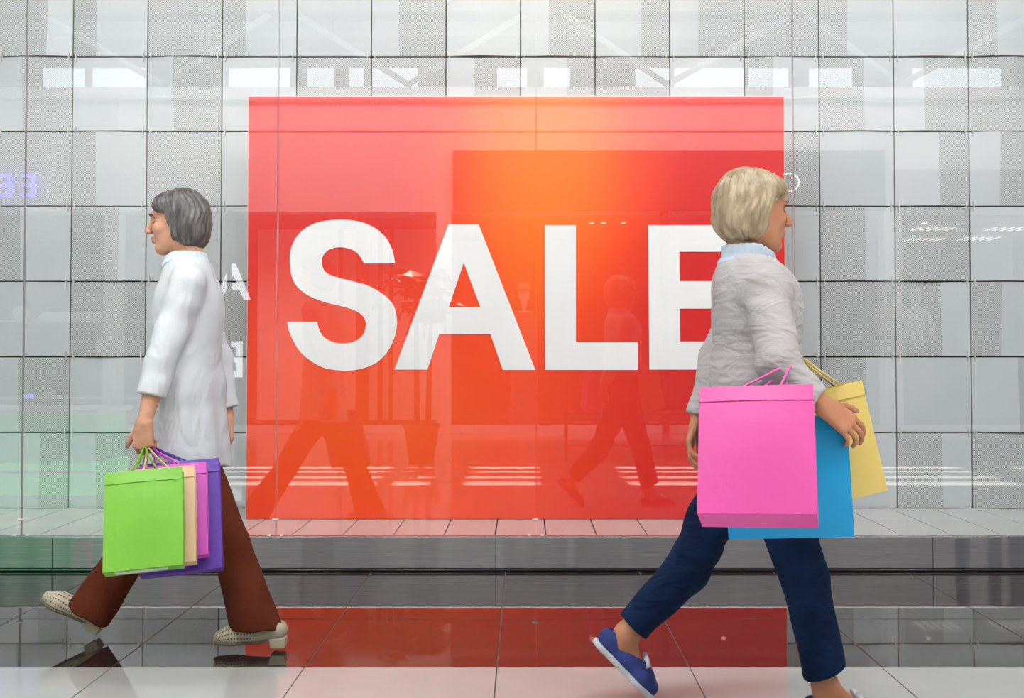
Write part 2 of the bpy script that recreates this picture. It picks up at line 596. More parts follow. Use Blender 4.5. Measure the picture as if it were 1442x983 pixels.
# ------------------------------------------------------------------ glass front
glazing = B().box(-6.4, 6.4, Y_STEP + .001, Y_STEP + .025, 3.72, 3.80).obj('window_1', M['steel'], kind='structure')
gx = [-6.38, -5.09, -3.80, float(at(33, 400, Y_STEP)[0]), float(at(390, 400, Y_STEP)[0]), float(at(755, 400, Y_STEP)[0]), float(at(1118.5, 400, Y_STEP)[0]), 2.64, 3.93, 5.22, 6.4]
for i, (a, b) in enumerate(zip(gx, gx[1:])):
    g = .0028
    bb = B()
    bb.box(a + g, b - g, Y_STEP + .004, Y_STEP + .016, STEP_H + .005, 3.72)
    for f in bb.bm.faces:
        f.material_index = 0 if abs(f.normal.y) > .5 else 1
    me = bb.me('glass_pane')
    me.materials.append(M['glass'])
    me.materials.append(M['glass_edge'])
    link('glass_pane', me, None, glazing)
for i, x in enumerate(gx[1:-1]):
    for dx in (-.035, .030):
        B().box(x + dx - .008, x + dx + .008, Y_STEP - .002, Y_STEP + .022, STEP_H + .001, STEP_H + .008, bevel=.002).obj('glass_shoe', M['clip'], glazing)
    B().lathe([(.0, -.004), (.016, -.004), (.016, .004), (.0, .004)], (x - .004, Y_STEP + .01, STEP_H + .082), 14).obj('glass_clip', M['clip'], glazing)

# ------------------------------------------------------------------ SALE sign
SY = 5.80
tl, br_ = at(350.5, 136, SY), at(1107, 730, SY)
sx0, sx1, sz1, sz0 = float(tl[0]), float(br_[0]), float(tl[2]), STEP_H + .004
SC = ((sx0 + sx1) / 2, SY, (sz0 + sz1) / 2)
sign = thing('sale_sign', 'huge red freestanding sale board with a painted orange glow and white block letters behind the glass', 'sign', (SC[0], SY + .01, STEP_H))


def local(o, me_obj, off):
    me_obj.location = Vector(off) - Vector(o.location)


hw, hh = (sx1 - sx0) / 2, (sz1 - sz0) / 2
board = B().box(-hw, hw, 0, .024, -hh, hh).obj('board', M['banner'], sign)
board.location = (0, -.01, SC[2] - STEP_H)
edge = B()
edge.box(-hw - .004, hw + .004, -.001, .026, hh, hh + .003)
edge.box(-hw - .004, -hw, -.001, .026, -hh, hh)
edge.box(hw, hw + .004, -.001, .026, -hh, hh)
edge = edge.obj('edge_highlight_strip', M['edge_highlight'], sign, label='thin edge strip with a painted pale highlight')
edge.location = board.location
for x in (-1.2, 0, 1.2):
    foot = B()
    foot.box(x - .02, x + .02, .026, .32, -hh - .002, -hh + .018)
    foot.box(x - .02, x + .02, .026, .05, -hh, .4)
    foot = foot.obj('support_foot', M['steel'], sign)
    foot.location = board.location


def catmull(pts, n=8):
    out = []
    for i in range(len(pts) - 1):
        p0, p1, p2, p3 = pts[max(i - 1, 0)], pts[i], pts[i + 1], pts[min(i + 2, len(pts) - 1)]
        for k in range(n):
            t = k / n
            out.append(tuple(.5 * (2 * p1[j] + (p2[j] - p0[j]) * t + (2 * p0[j] - 5 * p1[j] + 4 * p2[j] - p3[j]) * t * t + (3 * p1[j] - p0[j] - 3 * p2[j] + p3[j]) * t ** 3) for j in (0, 1)))
    return out + [pts[-1]]


def flat_letter(loops, name):
    """Filled outline (first loop outer, the rest holes) extruded 4 mm, standing proud of the board."""
    cu = bpy.data.curves.new(name, 'CURVE')
    cu.dimensions = '2D'
    cu.fill_mode = 'BOTH'
    cu.extrude = .002
    for lp in loops:
        s = cu.splines.new('POLY')
        s.points.add(len(lp) - 1)
        for p, (x, y) in zip(s.points, lp):
            w = at(x, y, SY - .004)
            p.co = (w[0] - SC[0], w[2] - SC[2], 0, 1)
        s.use_cyclic_u = True
    tmp = bpy.data.objects.new(name, cu)
    me = bpy.data.meshes.new_from_object(tmp)
    bpy.data.objects.remove(tmp)
    o = link(name, me, M['letter'], sign)
    o.rotation_euler = (PI / 2, 0, 0)
    o.location = (0, -.0125, SC[2] - STEP_H)
    return o


S_in = [(512.5, 371), (505, 358.5), (494, 351), (480, 348.3), (466, 350.3), (457, 357), (453.2, 366), (455, 378), (463, 386), (480, 392), (500, 397), (516, 401.5), (533, 410), (548, 422), (556, 435), (559, 453),
        (556.5, 471), (550.5, 487), (541, 501), (528, 512), (508, 519.6), (485, 522), (458, 518.5), (438, 508.5), (423, 495.5), (413, 480), (407, 466), (404.5, 453.2)]
S_out = [(446.5, 453.2), (450, 465.5), (456.5, 475), (468, 481.5), (484, 483.8), (500, 480.5), (511, 471.5), (515.2, 458), (513, 448), (505.6, 440.5), (494, 435), (480, 431), (456, 425), (434, 416), (418, 403), (410, 386), (408.2, 361),
         (412, 344), (421, 329.5), (434, 319), (452, 312), (480, 309.4), (506, 312), (528, 321), (543, 334.5), (552, 351), (556.5, 371)]
flat_letter([catmull(S_in, 6) + catmull(S_out, 6)], 'letter_s')
flat_letter([[(555.5, 520.5), (631.5, 316), (674, 316), (754, 521), (708, 521), (690.5, 470.5), (618.5, 470.5), (602, 520.5)], [(653, 370), (632, 432.5), (676.5, 432.5)]], 'letter_a')
flat_letter([[(767, 317), (811, 317), (811, 482), (898, 482), (898, 521), (768, 521)]], 'letter_l')
flat_letter([[(912.5, 317), (1046, 317), (1046, 354.5), (956.5, 354.5), (957, 396), (1037, 396), (1037, 434.5), (957.5, 434.5), (958, 481), (1046, 481), (1046, 520.5), (914.5, 520.5)]], 'letter_e')

# ------------------------------------------------------------------ the other side of the hall (seen mirrored in the glass)
FY = -3.95                         # shop fronts opposite


def mirror(px, py, Y):
    """The point of the hall whose mirror image in the glass shows at a pixel; Y is its own depth (negative: behind the camera)."""
    p = at(px, py, 2 * Y_STEP - Y)
    return np.array([p[0], Y, p[2]])


M['plaster'] = grain('white plaster', (.78, .76, .76), (.83, .82, .81), .7, 2)
M['plaster_warm'] = grain('warm grey plaster', (.33, .29, .23), (.39, .35, .28), .8, 2)
M['plaster_beam'] = grain('beige beam paint', (.52, .48, .42), (.58, .54, .47), .8, 2)
M['sign_dark'] = mat('dark signboard', (.05, .05, .055), .5)
M['sign_grey'] = mat('mauve grey signboard', (.24, .20, .22), .5)
M['shop_back'] = grain('shop interior wall', (.16, .16, .15), (.22, .22, .20), .8, 3)
M['post'] = mat('dark post', (.035, .03, .028), .5)
M['white_paint'] = mat('white paint', (.85, .86, .87), .5)
M['sign_white'] = mat('lit white lettering', (.85, .88, .92), .5, Emission_Color=(.9, .95, 1, 1), Emission_Strength=3.6)
M['sign_purple'] = mat('lit purple lettering', (.25, .2, .8), .5, Emission_Color=(.28, .22, 1, 1), Emission_Strength=4.5)
M['daylit_window'] = mat('daylit window', (.8, .85, .9), .4, Emission_Color=(.82, .92, 1, 1), Emission_Strength=2.6)
M['tube_light'] = mat('lamp diffuser', (.9, .9, .9), .4, Emission_Color=(1, .96, .88, 1), Emission_Strength=3.5)
M['warm_bulb'] = mat('warm spotlight lens', (.9, .8, .6), .4, Emission_Color=(1, .78, .45, 1), Emission_Strength=16.0)
M['leaf'] = grain('palm leaf', (.03, .075, .02), (.05, .11, .03), .5, 8)
M['trunk'] = grain('palm trunk', (.10, .07, .045), (.15, .11, .07), .9, 20)
M['pot'] = mat('terracotta pot', (.22, .13, .09), .7)
M['soil'] = mat('soil', (.03, .02, .015), .95)
M['green_glow'] = mat('light green panel with added glow', (.07, .62, .20), .35, Emission_Color=(.12, 1, .30, 1), Emission_Strength=1.3)  # emission added so the unlit plinth shows green in the reflections
M['green_dark_glow'] = mat('deep green panel with added glow', (.04, .36, .16), .35, Emission_Color=(.06, .75, .33, 1), Emission_Strength=.75)  # same added emission for the kiosk body
M['red_plastic'] = mat('red felt', (.60, .05, .09), .7)

wf = B().box(-9.5, 9.5, FY - 3.6, FY - 3.45, 0, 4.65).obj('wall_front', M['shop_back'], kind='structure')
B().box(-9.5, 9.5, FY - .45, FY - .05, 3.06, 4.80).obj('fascia', M['plaster'], wf)
B().box(-9.5, 9.5, FY - .05, FY - .01, 4.18, 4.27, bevel=.01).obj('fascia_ledge', M['plaster'], wf)
B().tube([(-9.5, FY + .06, 4.62), (9.5, FY + .06, 4.62)], .035).obj('fascia_pipe', M['white_paint'], wf)
B().box(-9.5, 9.5, FY - 3.5, FY - .40, 3.02, 3.08).obj('shop_ceiling', M['plaster_warm'], wf)
B().box(-9.5, 9.5, FY - .14, FY, 0.0, .10).obj('shopfront_base', M['plaster'], wf)
for x0, x1, mm in ((-1.22, -1.02, 'plaster'), (4.95, 5.20, 'plaster'), (-5.8, -5.6, 'plaster'), (1.9, 1.98, 'post'), (-4.1, -4.04, 'post')):
    B().box(x0, x1, FY - .2, FY + .05, 0, 3.06).obj('pilaster', M[mm], wf)
B().box(-4.0, -1.3, FY - 1.3, FY - 1.22, 0.1, 2.95).obj('display_back_panel', M['plaster'], wf)
for x0, x1 in ((-2.46, -2.28), (-2.14, -2.08), (-1.98, -1.93), (-2.72, -2.66)):
    B().box(x0, x1, FY - .9, FY - .8, 0.1, 2.95).obj('shop_post', M['post'], wf)
wu = B().box(-9.5, 9.5, -7.2, -7.05, 4.65, 6.3).obj('wall_front_upper', M['plaster_warm'], kind='structure')
B().box(-9.5, 9.5, -7.2, FY - .4, 4.62, 4.66).obj('shop_roof', M['plaster_warm'], wu)
for a, b in ((60, 118), (130, 205), (322, 408), (432, 470), (492, 512), (524, 588), (700, 742), (766, 802), (895, 944), (950, 1048), (1054, 1110), (1140, 1200), (1286, 1410)):
    p, q = mirror(a, 126, -7.03), mirror(b, 96, -7.03)
    B().box(p[0], q[0], -7.055, -7.02, p[2], q[2]).obj('clerestory_pane', M['daylit_window'], wu)

sb = thing('shop_signboard', 'dark grey signboard above the opposite shop, mirrored in the glass', 'signboard', (2.05, FY, 3.07))
p, q = mirror(638, 297, FY), mirror(1243, 213, FY)
o = B().box(p[0], q[0], 0, .10, p[2], q[2]).obj('panel', M['sign_dark'], sb)
o.location = (-sb.location.x, 0, -sb.location.z)


def text(name, body, m, size, parent, loc, flip=True, ext=.012, offset=0.0):
    cu = bpy.data.curves.new(name, 'FONT')
    cu.body, cu.size, cu.extrude, cu.align_x, cu.offset = body, size, ext, 'CENTER', offset
    tmp = bpy.data.objects.new(name, cu)
    me = bpy.data.meshes.new_from_object(tmp)
    bpy.data.objects.remove(tmp)
    o = link(name, me, m, parent)
    o.rotation_euler = (PI / 2, 0, PI)          # faces the hall (+Y)
    o.location = loc
    return o


for ch, px in (('I', 1088), ('C', 1112)):
    w = mirror(px, 272, FY)
    text('letter', ch, M['sign_white'], .40, sb, (w[0] - sb.location.x, .115, w[2] - sb.location.z), offset=-.008)
sb2 = thing('shop_signboard', 'mauve grey signboard beyond the white pillar, mirrored at the right', 'signboard', (6.6, FY, 3.07))
p, q = mirror(1258, 291, FY), mirror(1560, 240, FY)
o = B().box(p[0], q[0], 0, .10, p[2], q[2]).obj('panel', M['sign_grey'], sb2)
o.location = (-sb2.location.x, 0, -sb2.location.z)
pl = thing('purple_shop_letters', 'glowing purple shop letters mirrored at the far left of the panelled wall', 'letters', (-7.1, FY, 3.2))
for px in (8, 41):
    w = mirror(px, 277, FY)
    text('letter', 'E', M['sign_purple'], .46, pl, (w[0] + 7.1, .02, w[2] - 3.2), offset=.008)
wt = thing('window_lettering', 'tall white sale letters stacked upright, mirrored beside the board edge', 'letters', (-4.1, FY, .5))
for ch, py in (('S', 311), ('A', 421), ('L', 476), ('E', 530)):
    if ch in 'SL':
        continue
    w = mirror(328, py, FY)
    text('letter', ch, M['sign_white'], .69, wt, (w[0] + 4.1, .03, w[2] - .5), offset=.012)

# display shelf with goods, left of the letters
sh = thing('display_shelf', 'glass display shelf in the opposite shop, mirrored behind the walking woman in white', 'shelf', (-6.6, FY - .6, 0))
for py in (452, 504, 560):
    z = float(mirror(60, py, FY - .6)[2])
    B().box(-1.6, 1.2, -.22, .22, z - .012, z).obj('shelf_board', M['white_paint'], sh)
for x in (-1.6, 1.2):
    B().box(x - .02, x + .02, -.2, -.16, 0, 2.4).obj('upright', M['post'], sh)


def goods(px, py, kind, m, label, w=.2, h=.2, cat='goods'):
    p = mirror(px, py, FY - .55)
    t = B()
    if kind == 'ball':
        t.ball((0, 0, h / 2), (w / 2, w / 2, h / 2), 14)
    elif kind == 'box':
        t.box(-w / 2, w / 2, -.06, .06, 0, h, bevel=.01)
    elif kind == 'tube':
        t.tube([(-w / 2, 0, h * .2), (-w / 2 + .05, 0, h / 2), (w / 2, 0, h / 2)], [h * .3, h * .5, h * .5], 12)
    elif kind == 'cap':
        t.lathe([(w * .5, 0), (w * .5, .03), (w * .46, h * .5), (w * .3, h * .9), (.01, h)], seg=18)
        t.box(-w * .3, w * .3, .3 * w, w * .85, .0, .02, bevel=.008)
    o = t.obj(kind + '_article' if kind != 'cap' else 'red_cap', m, None)
    o.location = p
    tag(o, label, cat)
    return o


zs = [float(mirror(60, py, FY - .6)[2]) for py in (452, 504, 560)]
for px, row, kind, mm, w, h, lb in ((102, 0, 'tube', 'white_paint', .95, .13, 'long white tube lying on the upper display shelf'),
                                    (160, 0, 'cap', 'red_plastic', .36, .26, 'red cap on the upper display shelf, beside the white tube'),
                                    (28, 0, 'ball', 'plaster', .22, .22, 'small pale ball at the left of the upper display shelf'),
                                    (148, 1, 'ball', 'white_paint', .27, .30, 'white ball on the middle display shelf'),
                                    (126, 1, 'box', 'plaster', .18, .06, 'flat pale box beside the white ball on the shelf'),
                                    (14, 1, 'box', 'plaster_warm', .26, .08, 'low beige box on the middle display shelf at the left'),
                                    (40, 2, 'box', 'sign_purple', .12, .05, 'little violet box on the lowest display shelf'),
                                    (70, 2, 'box', 'white_paint', .12, .09, 'little white box on the lowest display shelf')):
    o = goods(px, 450, kind, M[mm], lb, w, h, 'shop article')
    o.location.z = zs[row] + .001

# palms in a pot
pot = thing('potted_palm', 'two-stemmed palm in a terracotta pot, mirrored in the sale board', 'plant', (float(mirror(593, 640, -.05)[0]), -.05, 0))
B().lathe([(.115, 0), (.125, .01), (.17, .33), (.19, .34), (.19, .38), (.165, .38), (.155, .33)], seg=24).obj('pot', M['pot'], pot)
B().lathe([(.0, .31), (.156, .31), (.156, .34), (.0, .345)], seg=20).obj('soil', M['soil'], pot)
rl = random.Random(4)
for sx, hgt in ((-.045, 1.30), (.07, 1.05)):
    B().tube([(sx, 0, .33), (sx * 1.1, .01, .33 + hgt * .5), (sx * 1.3, -.01, .33 + hgt)], [.032, .026, .022], 10).obj('stem', M['trunk'], pot)
    for k in range(9):
        a = 2 * PI * k / 9 + rl.random()
        ln, up = rl.uniform(.42, .62), rl.uniform(.25, .5)
        V, F = [], []
        bx, bz = sx * 1.3, .33 + hgt
        prev = None
        nseg = 7
        for j in range(nseg + 1):
            t = j / nseg
            r, z = ln * t, up * math.sin(t * PI * .72) - .32 * t * t
            p = Vector((bx + r * math.cos(a), r * math.sin(a), bz + z))
            if j:
                d = (p - prev).normalized()
                sd = d.cross(Vector((0, 0, 1))).normalized()
                wl = .19 * math.sin(PI * min(t + .12, 1)) + .02
                for sg in (-1, 1):
                    i = len(V)
                    V += [prev, prev + d * .02, prev + sd * sg * wl + d * .13 - Vector((0, 0, .05)), p]
                    F += [(i, i + 1, i + 2), (i + 1, i + 3, i + 2)]
            prev = p
        link('frond', mesh_from('frond', V, F), M['leaf'], pot)

# metal bench with an arched arm
bx0 = float(mirror(797, 600, -.75)[0])
be = thing('metal_bench', 'slim metal bench with arched arm, mirrored under the letter L', 'bench', (bx0, -.75, 0))
for xx in (0, 1.5):
    for yy in (-.2, .2):
        B().tube([(xx, yy, 0), (xx, yy, .44)], .012).obj('leg', M['post'], be)
    B().tube([(xx, .2, .44), (xx + .03, .2, .62), (xx + .14, .12, .76), (xx + .34, -.05, .84), (xx + .5, -.18, .85)], .011).obj('arm', M['post'], be)
for k in range(6):
    B().box(-.02, 1.52, -.21 + k * .072, -.155 + k * .072, .44, .465, bevel=.004).obj('slat', M['trunk'], be)
B().tube([(0, .2, .12), (1.5, .2, .12)], .009).obj('stretcher', M['post'], be)

# shop bust, display head standing in for a hatted person, ceiling lights
def bust(name, label, px, pyb, Y, hat):
    p = mirror(px, pyb, Y)
    t = thing(name, label, 'mannequin', tuple(p))
    b = B()
    b.lathe([(.10, 0), (.10, .02), (.02, .03), (.02, .10)], seg=18)
    if hat:
        b.lathe([(.02, .08), (.045, .10), (.045, .17), (.075, .20), (.085, .28), (.08, .34), (.03, .39), (.003, .395)], seg=20)
    else:
        b.lathe([(.10, .08), (.155, .12), (.16, .25), (.135, .36), (.17, .50), (.15, .58), (.06, .62), (.05, .68), (.08, .72), (.09, .80), (.08, .87), (.03, .91), (.003, .915)], seg=20)
        for s in (-1, 1):
            b.tube([(s * .16, 0, .54), (s * .24, 0, .36), (s * .20, .05, .16)], [.05, .042, .034], 10)
    b.obj('figure', M['white_paint'], t)
    if hat:
        B().lathe([(.16, .325), (.165, .335), (.10, .345), (.095, .42), (.06, .44), (.003, .43)], seg=24).obj('hat', M['plaster_warm'], t)
    B().box(-.2, .2, -.2, .2, -p[2], 0).obj('plinth', M['shop_back'], t)
    return t


bust('hatted_head', 'white display head wearing a brimmed hat, standing in for a person, mirrored right of letter A', 738, 440, FY - .75, True)
bust('torso_mannequin', 'white torso mannequin mirrored in the panels at the right', 1290, 492, FY - .9, False)

for px, py, lb in ((1315, 318, 'louvred ceiling light right of the white pillar, nearest its row'), (1303, 361, 'louvred ceiling light low right of the white pillar, deeper in the shop'),
                   (1420, 318, 'louvred ceiling light mirrored at the right edge of the panelled wall'), (1380, 356, 'dim louvred ceiling light mirrored low between its two neighbours at the right')):
    Y = -5.0 - (py - 310) * .035
    w = mirror(px, py, Y)
    lt = thing('louvre_light', lb, 'ceiling light', (float(w[0]), Y, 2.99), 'louvred shop ceiling lights')
    B().box(-.30, .30, -.25, .25, -.015, .02).obj('housing', M['white_paint'], lt)
    for j in range(5):
        B().box(-.28 + j * .125, -.245 + j * .125, -.23, .23, -.022, -.012).obj('tube', M['tube_light'], lt)
for px, py, lb in ((850, 337, 'small warm spotlight mirrored above the foot of letter L'), (878, 349, 'small warm spotlight mirrored between letters L and E'), (833, 384, 'small warm spotlight mirrored right of the stem of letter L'),
                   (1017, 345, 'small warm spotlight mirrored on the top bar of letter E'), (1303, 307, 'small warm spotlight mirrored over the panels at the right')):
    w = mirror(px, py, -4.55)
    dl = thing('downlight', lb, 'ceiling light', (float(w[0]), -4.55, 3.0), 'round shop spotlights')
    B().lathe([(.035, -.03), (.045, -.03), (.045, .01), (.03, .01)], seg=14).obj('housing', M['white_paint'], dl)
    B().lathe([(.0, -.034), (.034, -.034), (.034, -.029), (.0, -.029)], seg=14).obj('lens', M['warm_bulb'], dl)

# green lacquered kiosk in the hall at the left, with an added glow
gb = thing('green_kiosk', 'green lacquered kiosk counter with an added glow in the hall, mirrored low at the left', 'kiosk', (-4.6, 2.15, 0))
B().box(-.95, 1.30, -.32, .32, .24, .62, bevel=.015).obj('body', M['green_dark_glow'], gb)
B().box(-.99, 1.34, -.36, .36, .62, .66, bevel=.01).obj('worktop', M['white_paint'], gb)
B().box(-.97, 1.32, -.34, .34, 0, .24, bevel=.01).obj('plinth', M['green_glow'], gb, label='green plinth with an added glow')
B().box(-.97, 1.32, .342, .352, .17, .19).obj('light_strip', M['white_paint'], gb, label='white strip along the plinth')

# roof of the hall with narrow skylight slots, beams and trusses
ceil = thing('ceiling', '', '')
del ceil['label'], ceil['category']
ceil['kind'] = 'structure'
RZ = 6.25
slots = []
yc = 1.0 - SUN_DIR.y / -SUN_DIR.z * RZ
for k in range(4):
    slots.append((yc - .66 + k * .40, yc - .66 + k * .40 + (.24, .16, .20, .30)[k]))
ys = [-9.0] + [v for s in slots for v in s] + [9.0]
for k in range(0, len(ys), 2):
    B().box(-9.5, 9.5, ys[k], ys[k + 1], RZ, RZ + .12).obj('ceiling_slab', M['plaster_warm'], ceil)
for x0, wd in ((-5.6, .9), (-2.0, .16), (-1.55, .30), (-.62, .75), (3.4, .5), (7.6, .5)):
    B().box(x0, x0 + wd, ys[1] - .05, ys[-2] + .05, RZ + .12, RZ + .18).obj('skylight_cover', M['plaster'], ceil)
for Yb in (-4.4, -5.6):
    B().box(-9.5, 9.5, Yb - .08, Yb + .08, 5.98, 6.2).obj('beam', M['plaster_beam'], ceil)
for x0 in (-7.2, -3.4, .6, 4.2):
    B().tube([(x0, -5.0, 6.15), (x0 + 1.6, -5.6, 5.25)], .05).obj('truss_tube', M['white_paint'], ceil)
    B().tube([(x0 + 3.4, -5.0, 6.15), (x0 + 1.6, -5.6, 5.25)], .05).obj('truss_tube', M['white_paint'], ceil)
for py0, py1 in ((12, 23), (36, 47)):
    p = mirror(680, py1, -5.95)
    q = mirror(753, py0, -5.95)
    B().box(p[0], q[0], -5.98, -5.92, p[2], q[2]).obj('skylight_pane', M['daylit_window'], ceil)

# ------------------------------------------------------------------ signed-distance modelling for bodies, clothes, hair and shoes


def unit(v):
    v = np.asarray(v, float)
    return v / (np.linalg.norm(v) + 1e-12)


class Field:
    """A distance field on a grid; shapes are blended in smoothly and the zero surface is meshed at the end."""

    def __init__(s, lo, hi, h):
        s.lo, s.h = np.array(lo, float), h
        s.n = np.ceil((np.array(hi) - s.lo) / h).astype(int) + 1
        s.F = np.full(s.n, .2, np.float32)
        s.ax = [(s.lo[i] + h * np.arange(s.n[i])).astype(np.float32) for i in range(3)]

    def win(s, lo, hi, pad):
        a = np.maximum(np.floor((np.array(lo) - pad - s.lo) / s.h).astype(int), 0)
        b = np.minimum(np.ceil((np.array(hi) + pad - s.lo) / s.h).astype(int) + 1, s.n)
        sl = tuple(slice(int(a[i]), int(max(b[i], a[i]))) for i in range(3))
        return sl, s.ax[0][sl[0]][:, None, None], s.ax[1][sl[1]][None, :, None], s.ax[2][sl[2]][None, None, :]

    def put(s, sl, d, k, op):
        f = s.F[sl]
        if op == 'sub':
            f, d = -f, d
            hh = np.maximum(k - np.abs(f - d), 0) / k
            s.F[sl] = -(np.minimum(f, d) - hh * hh * k * .25)
        else:
            hh = np.maximum(k - np.abs(f - d), 0) / k
            s.F[sl] = np.minimum(f, d) - hh * hh * k * .25
        return s

    def cone(s, a, b, r1, r2, k=.02, op='add', wide=1.0, axis=(0, 1, 0), flat=None, flat0=None, fold=None):
        """Tapered limb from a to b; wide > 1 stretches the section along the (level) axis; flat / flat0 cut the b / a end square."""
        a, b = np.asarray(a, float), np.asarray(b, float)
        w = unit(axis)
        R = max(r1, r2) * max(wide, 1)
        sl, X, Y, Z = s.win(np.minimum(a, b) - R, np.maximum(a, b) + R, .03 + k)
        px, py, pz = X - a[0], Y - a[1], Z - a[2]
        ab = b - a
        if wide != 1.0:
            q = px * w[0] + py * w[1] + pz * w[2]
            m = q * (1 - 1 / wide)
            px, py, pz = px - m * w[0], py - m * w[1], pz - m * w[2]
            ab = ab - w * np.dot(ab, w) * (1 - 1 / wide)
        t = np.clip((px * ab[0] + py * ab[1] + pz * ab[2]) / (np.dot(ab, ab) + 1e-12), 0, 1)
        d = np.sqrt((px - t * ab[0]) ** 2 + (py - t * ab[1]) ** 2 + (pz - t * ab[2]) ** 2) - (r1 + (r2 - r1) * t)
        for on, p0, n in ((flat, b, b - a), (flat0, a, a - b)):
            if on is not None:
                n = unit(n if on is True else on)
                d = np.maximum(d, (X - p0[0]) * n[0] + (Y - p0[1]) * n[1] + (Z - p0[2]) * n[2])
        if fold is not None:
            d = d + fold(X, Y, Z)
        return s.put(sl, d.astype(np.float32), k, op)

    def ell(s, c, r, R=None, k=.02, op='add', fold=None):
        c, r = np.asarray(c, float), np.asarray(r, float)
        R = np.eye(3) if R is None else R
        ext = np.sqrt((R ** 2) @ (r ** 2))
        sl, X, Y, Z = s.win(c - ext, c + ext, .03 + k)
        px, py, pz = X - c[0], Y - c[1], Z - c[2]
        q = [(px * R[0, i] + py * R[1, i] + pz * R[2, i]) for i in range(3)]
        k0 = np.sqrt(sum((q[i] / r[i]) ** 2 for i in range(3)))
        k1 = np.sqrt(sum((q[i] / r[i] ** 2) ** 2 for i in range(3))) + 1e-9
        d = k0 * (k0 - 1) / k1
        if fold is not None:
            d = d + fold(X, Y, Z)
        return s.put(sl, d.astype(np.float32), k, op)

    def cut(s, p, n, k=.004):
        """Remove what lies on the side of the plane the normal points to."""
        n = unit(n)
        X, Y, Z = s.ax[0][:, None, None], s.ax[1][None, :, None], s.ax[2][None, None, :]
        d = ((X - p[0]) * n[0] + (Y - p[1]) * n[1] + (Z - p[2]) * n[2]).astype(np.float32)
        s.F = np.maximum(s.F, d)
        return s

    def ripple(s, fn):
        X, Y, Z = s.ax[0][:, None, None], s.ax[1][None, :, None], s.ax[2][None, None, :]
        s.F = s.F + fn(X, Y, Z).astype(np.float32)
        return s

    def surface(s):
        F, n = s.F, s.n
        F[0], F[-1], F[:, 0], F[:, -1], F[:, :, 0], F[:, :, -1] = .1, .1, .1, .1, .1, .1
        I = F < 0
        cnt = np.zeros(tuple(n - 1), np.uint8)
        for dx in (0, 1):
            for dy in (0, 1):
                for dz in (0, 1):
                    cnt += I[dx:n[0] - 1 + dx, dy:n[1] - 1 + dy, dz:n[2] - 1 + dz]
        act = (cnt > 0) & (cnt < 8)
        ijk = np.argwhere(act)
        idx = np.full(tuple(n - 1), -1, np.int32)
        idx[act] = np.arange(len(ijk))
        acc, num = np.zeros((len(ijk), 3)), np.zeros(len(ijk))
        cs = [np.array(c) for c in ((0, 0, 0), (1, 0, 0), (0, 1, 0), (1, 1, 0), (0, 0, 1), (1, 0, 1), (0, 1, 1), (1, 1, 1))]
        val = [F[tuple((ijk + c).T)].astype(float) for c in cs]
        for a in range(8):
            for b in range(a + 1, 8):
                if np.abs(cs[a] - cs[b]).sum() != 1:
                    continue
                m = (val[a] < 0) != (val[b] < 0)
                t = val[a][m] / (val[a][m] - val[b][m])
                acc[m] += cs[a] + t[:, None] * (cs[b] - cs[a])
                num[m] += 1
        V = s.lo + s.h * (ijk + acc / num[:, None])
        quads = []
        for ax in range(3):
            u, v = [(1, 2), (2, 0), (0, 1)][ax]
            A = I.take(range(n[ax] - 1), ax)
            Bq = I.take(range(1, n[ax]), ax)
            e = np.argwhere(A != Bq)
            e = e[(e[:, u] > 0) & (e[:, v] > 0) & (e[:, u] < n[u] - 1) & (e[:, v] < n[v] - 1)]
            du, dv = np.zeros(3, int), np.zeros(3, int)
            du[u], dv[v] = 1, 1
            q = np.stack([idx[tuple((e - a).T)] for a in (du + dv, dv, 0 * du, du)], 1)
            inside_first = A[tuple(e.T)]
            q[~inside_first] = q[~inside_first][:, ::-1]
            quads.append(q)
        Q = np.concatenate(quads)
        return V, Q[(Q >= 0).all(1)]

    def mesh(s, name, relax=1, base=(0, 0, 0)):
        V, Q = s.surface()
        for _ in range(relax):
            acc, num = np.zeros_like(V), np.zeros(len(V))
            for i in range(4):
                np.add.at(acc, Q[:, i], V[Q[:, (i + 1) % 4]] + V[Q[:, (i + 3) % 4]])
                np.add.at(num, Q[:, i], 2)
            V = V + .5 * (acc / np.maximum(num, 1)[:, None] - V)
        me = bpy.data.meshes.new(name)
        me.vertices.add(len(V))
        me.vertices.foreach_set('co', (V - np.asarray(base)).astype(np.float32).ravel())
        me.loops.add(len(Q) * 4)
        me.loops.foreach_set('vertex_index', Q.astype(np.int32).ravel())
        me.polygons.add(len(Q))
        me.polygons.foreach_set('loop_start', np.arange(0, len(Q) * 4, 4, dtype=np.int32))
        me.polygons.foreach_set('use_smooth', np.ones(len(Q), bool))
        me.update(calc_edges=True)
        return me, V, Q


def frame(fwd, up):
    """3x3 with columns forward, left, up."""
    f = unit(fwd)
    l = unit(np.cross(up, f))
    return np.stack([f, l, np.cross(f, l)], 1)


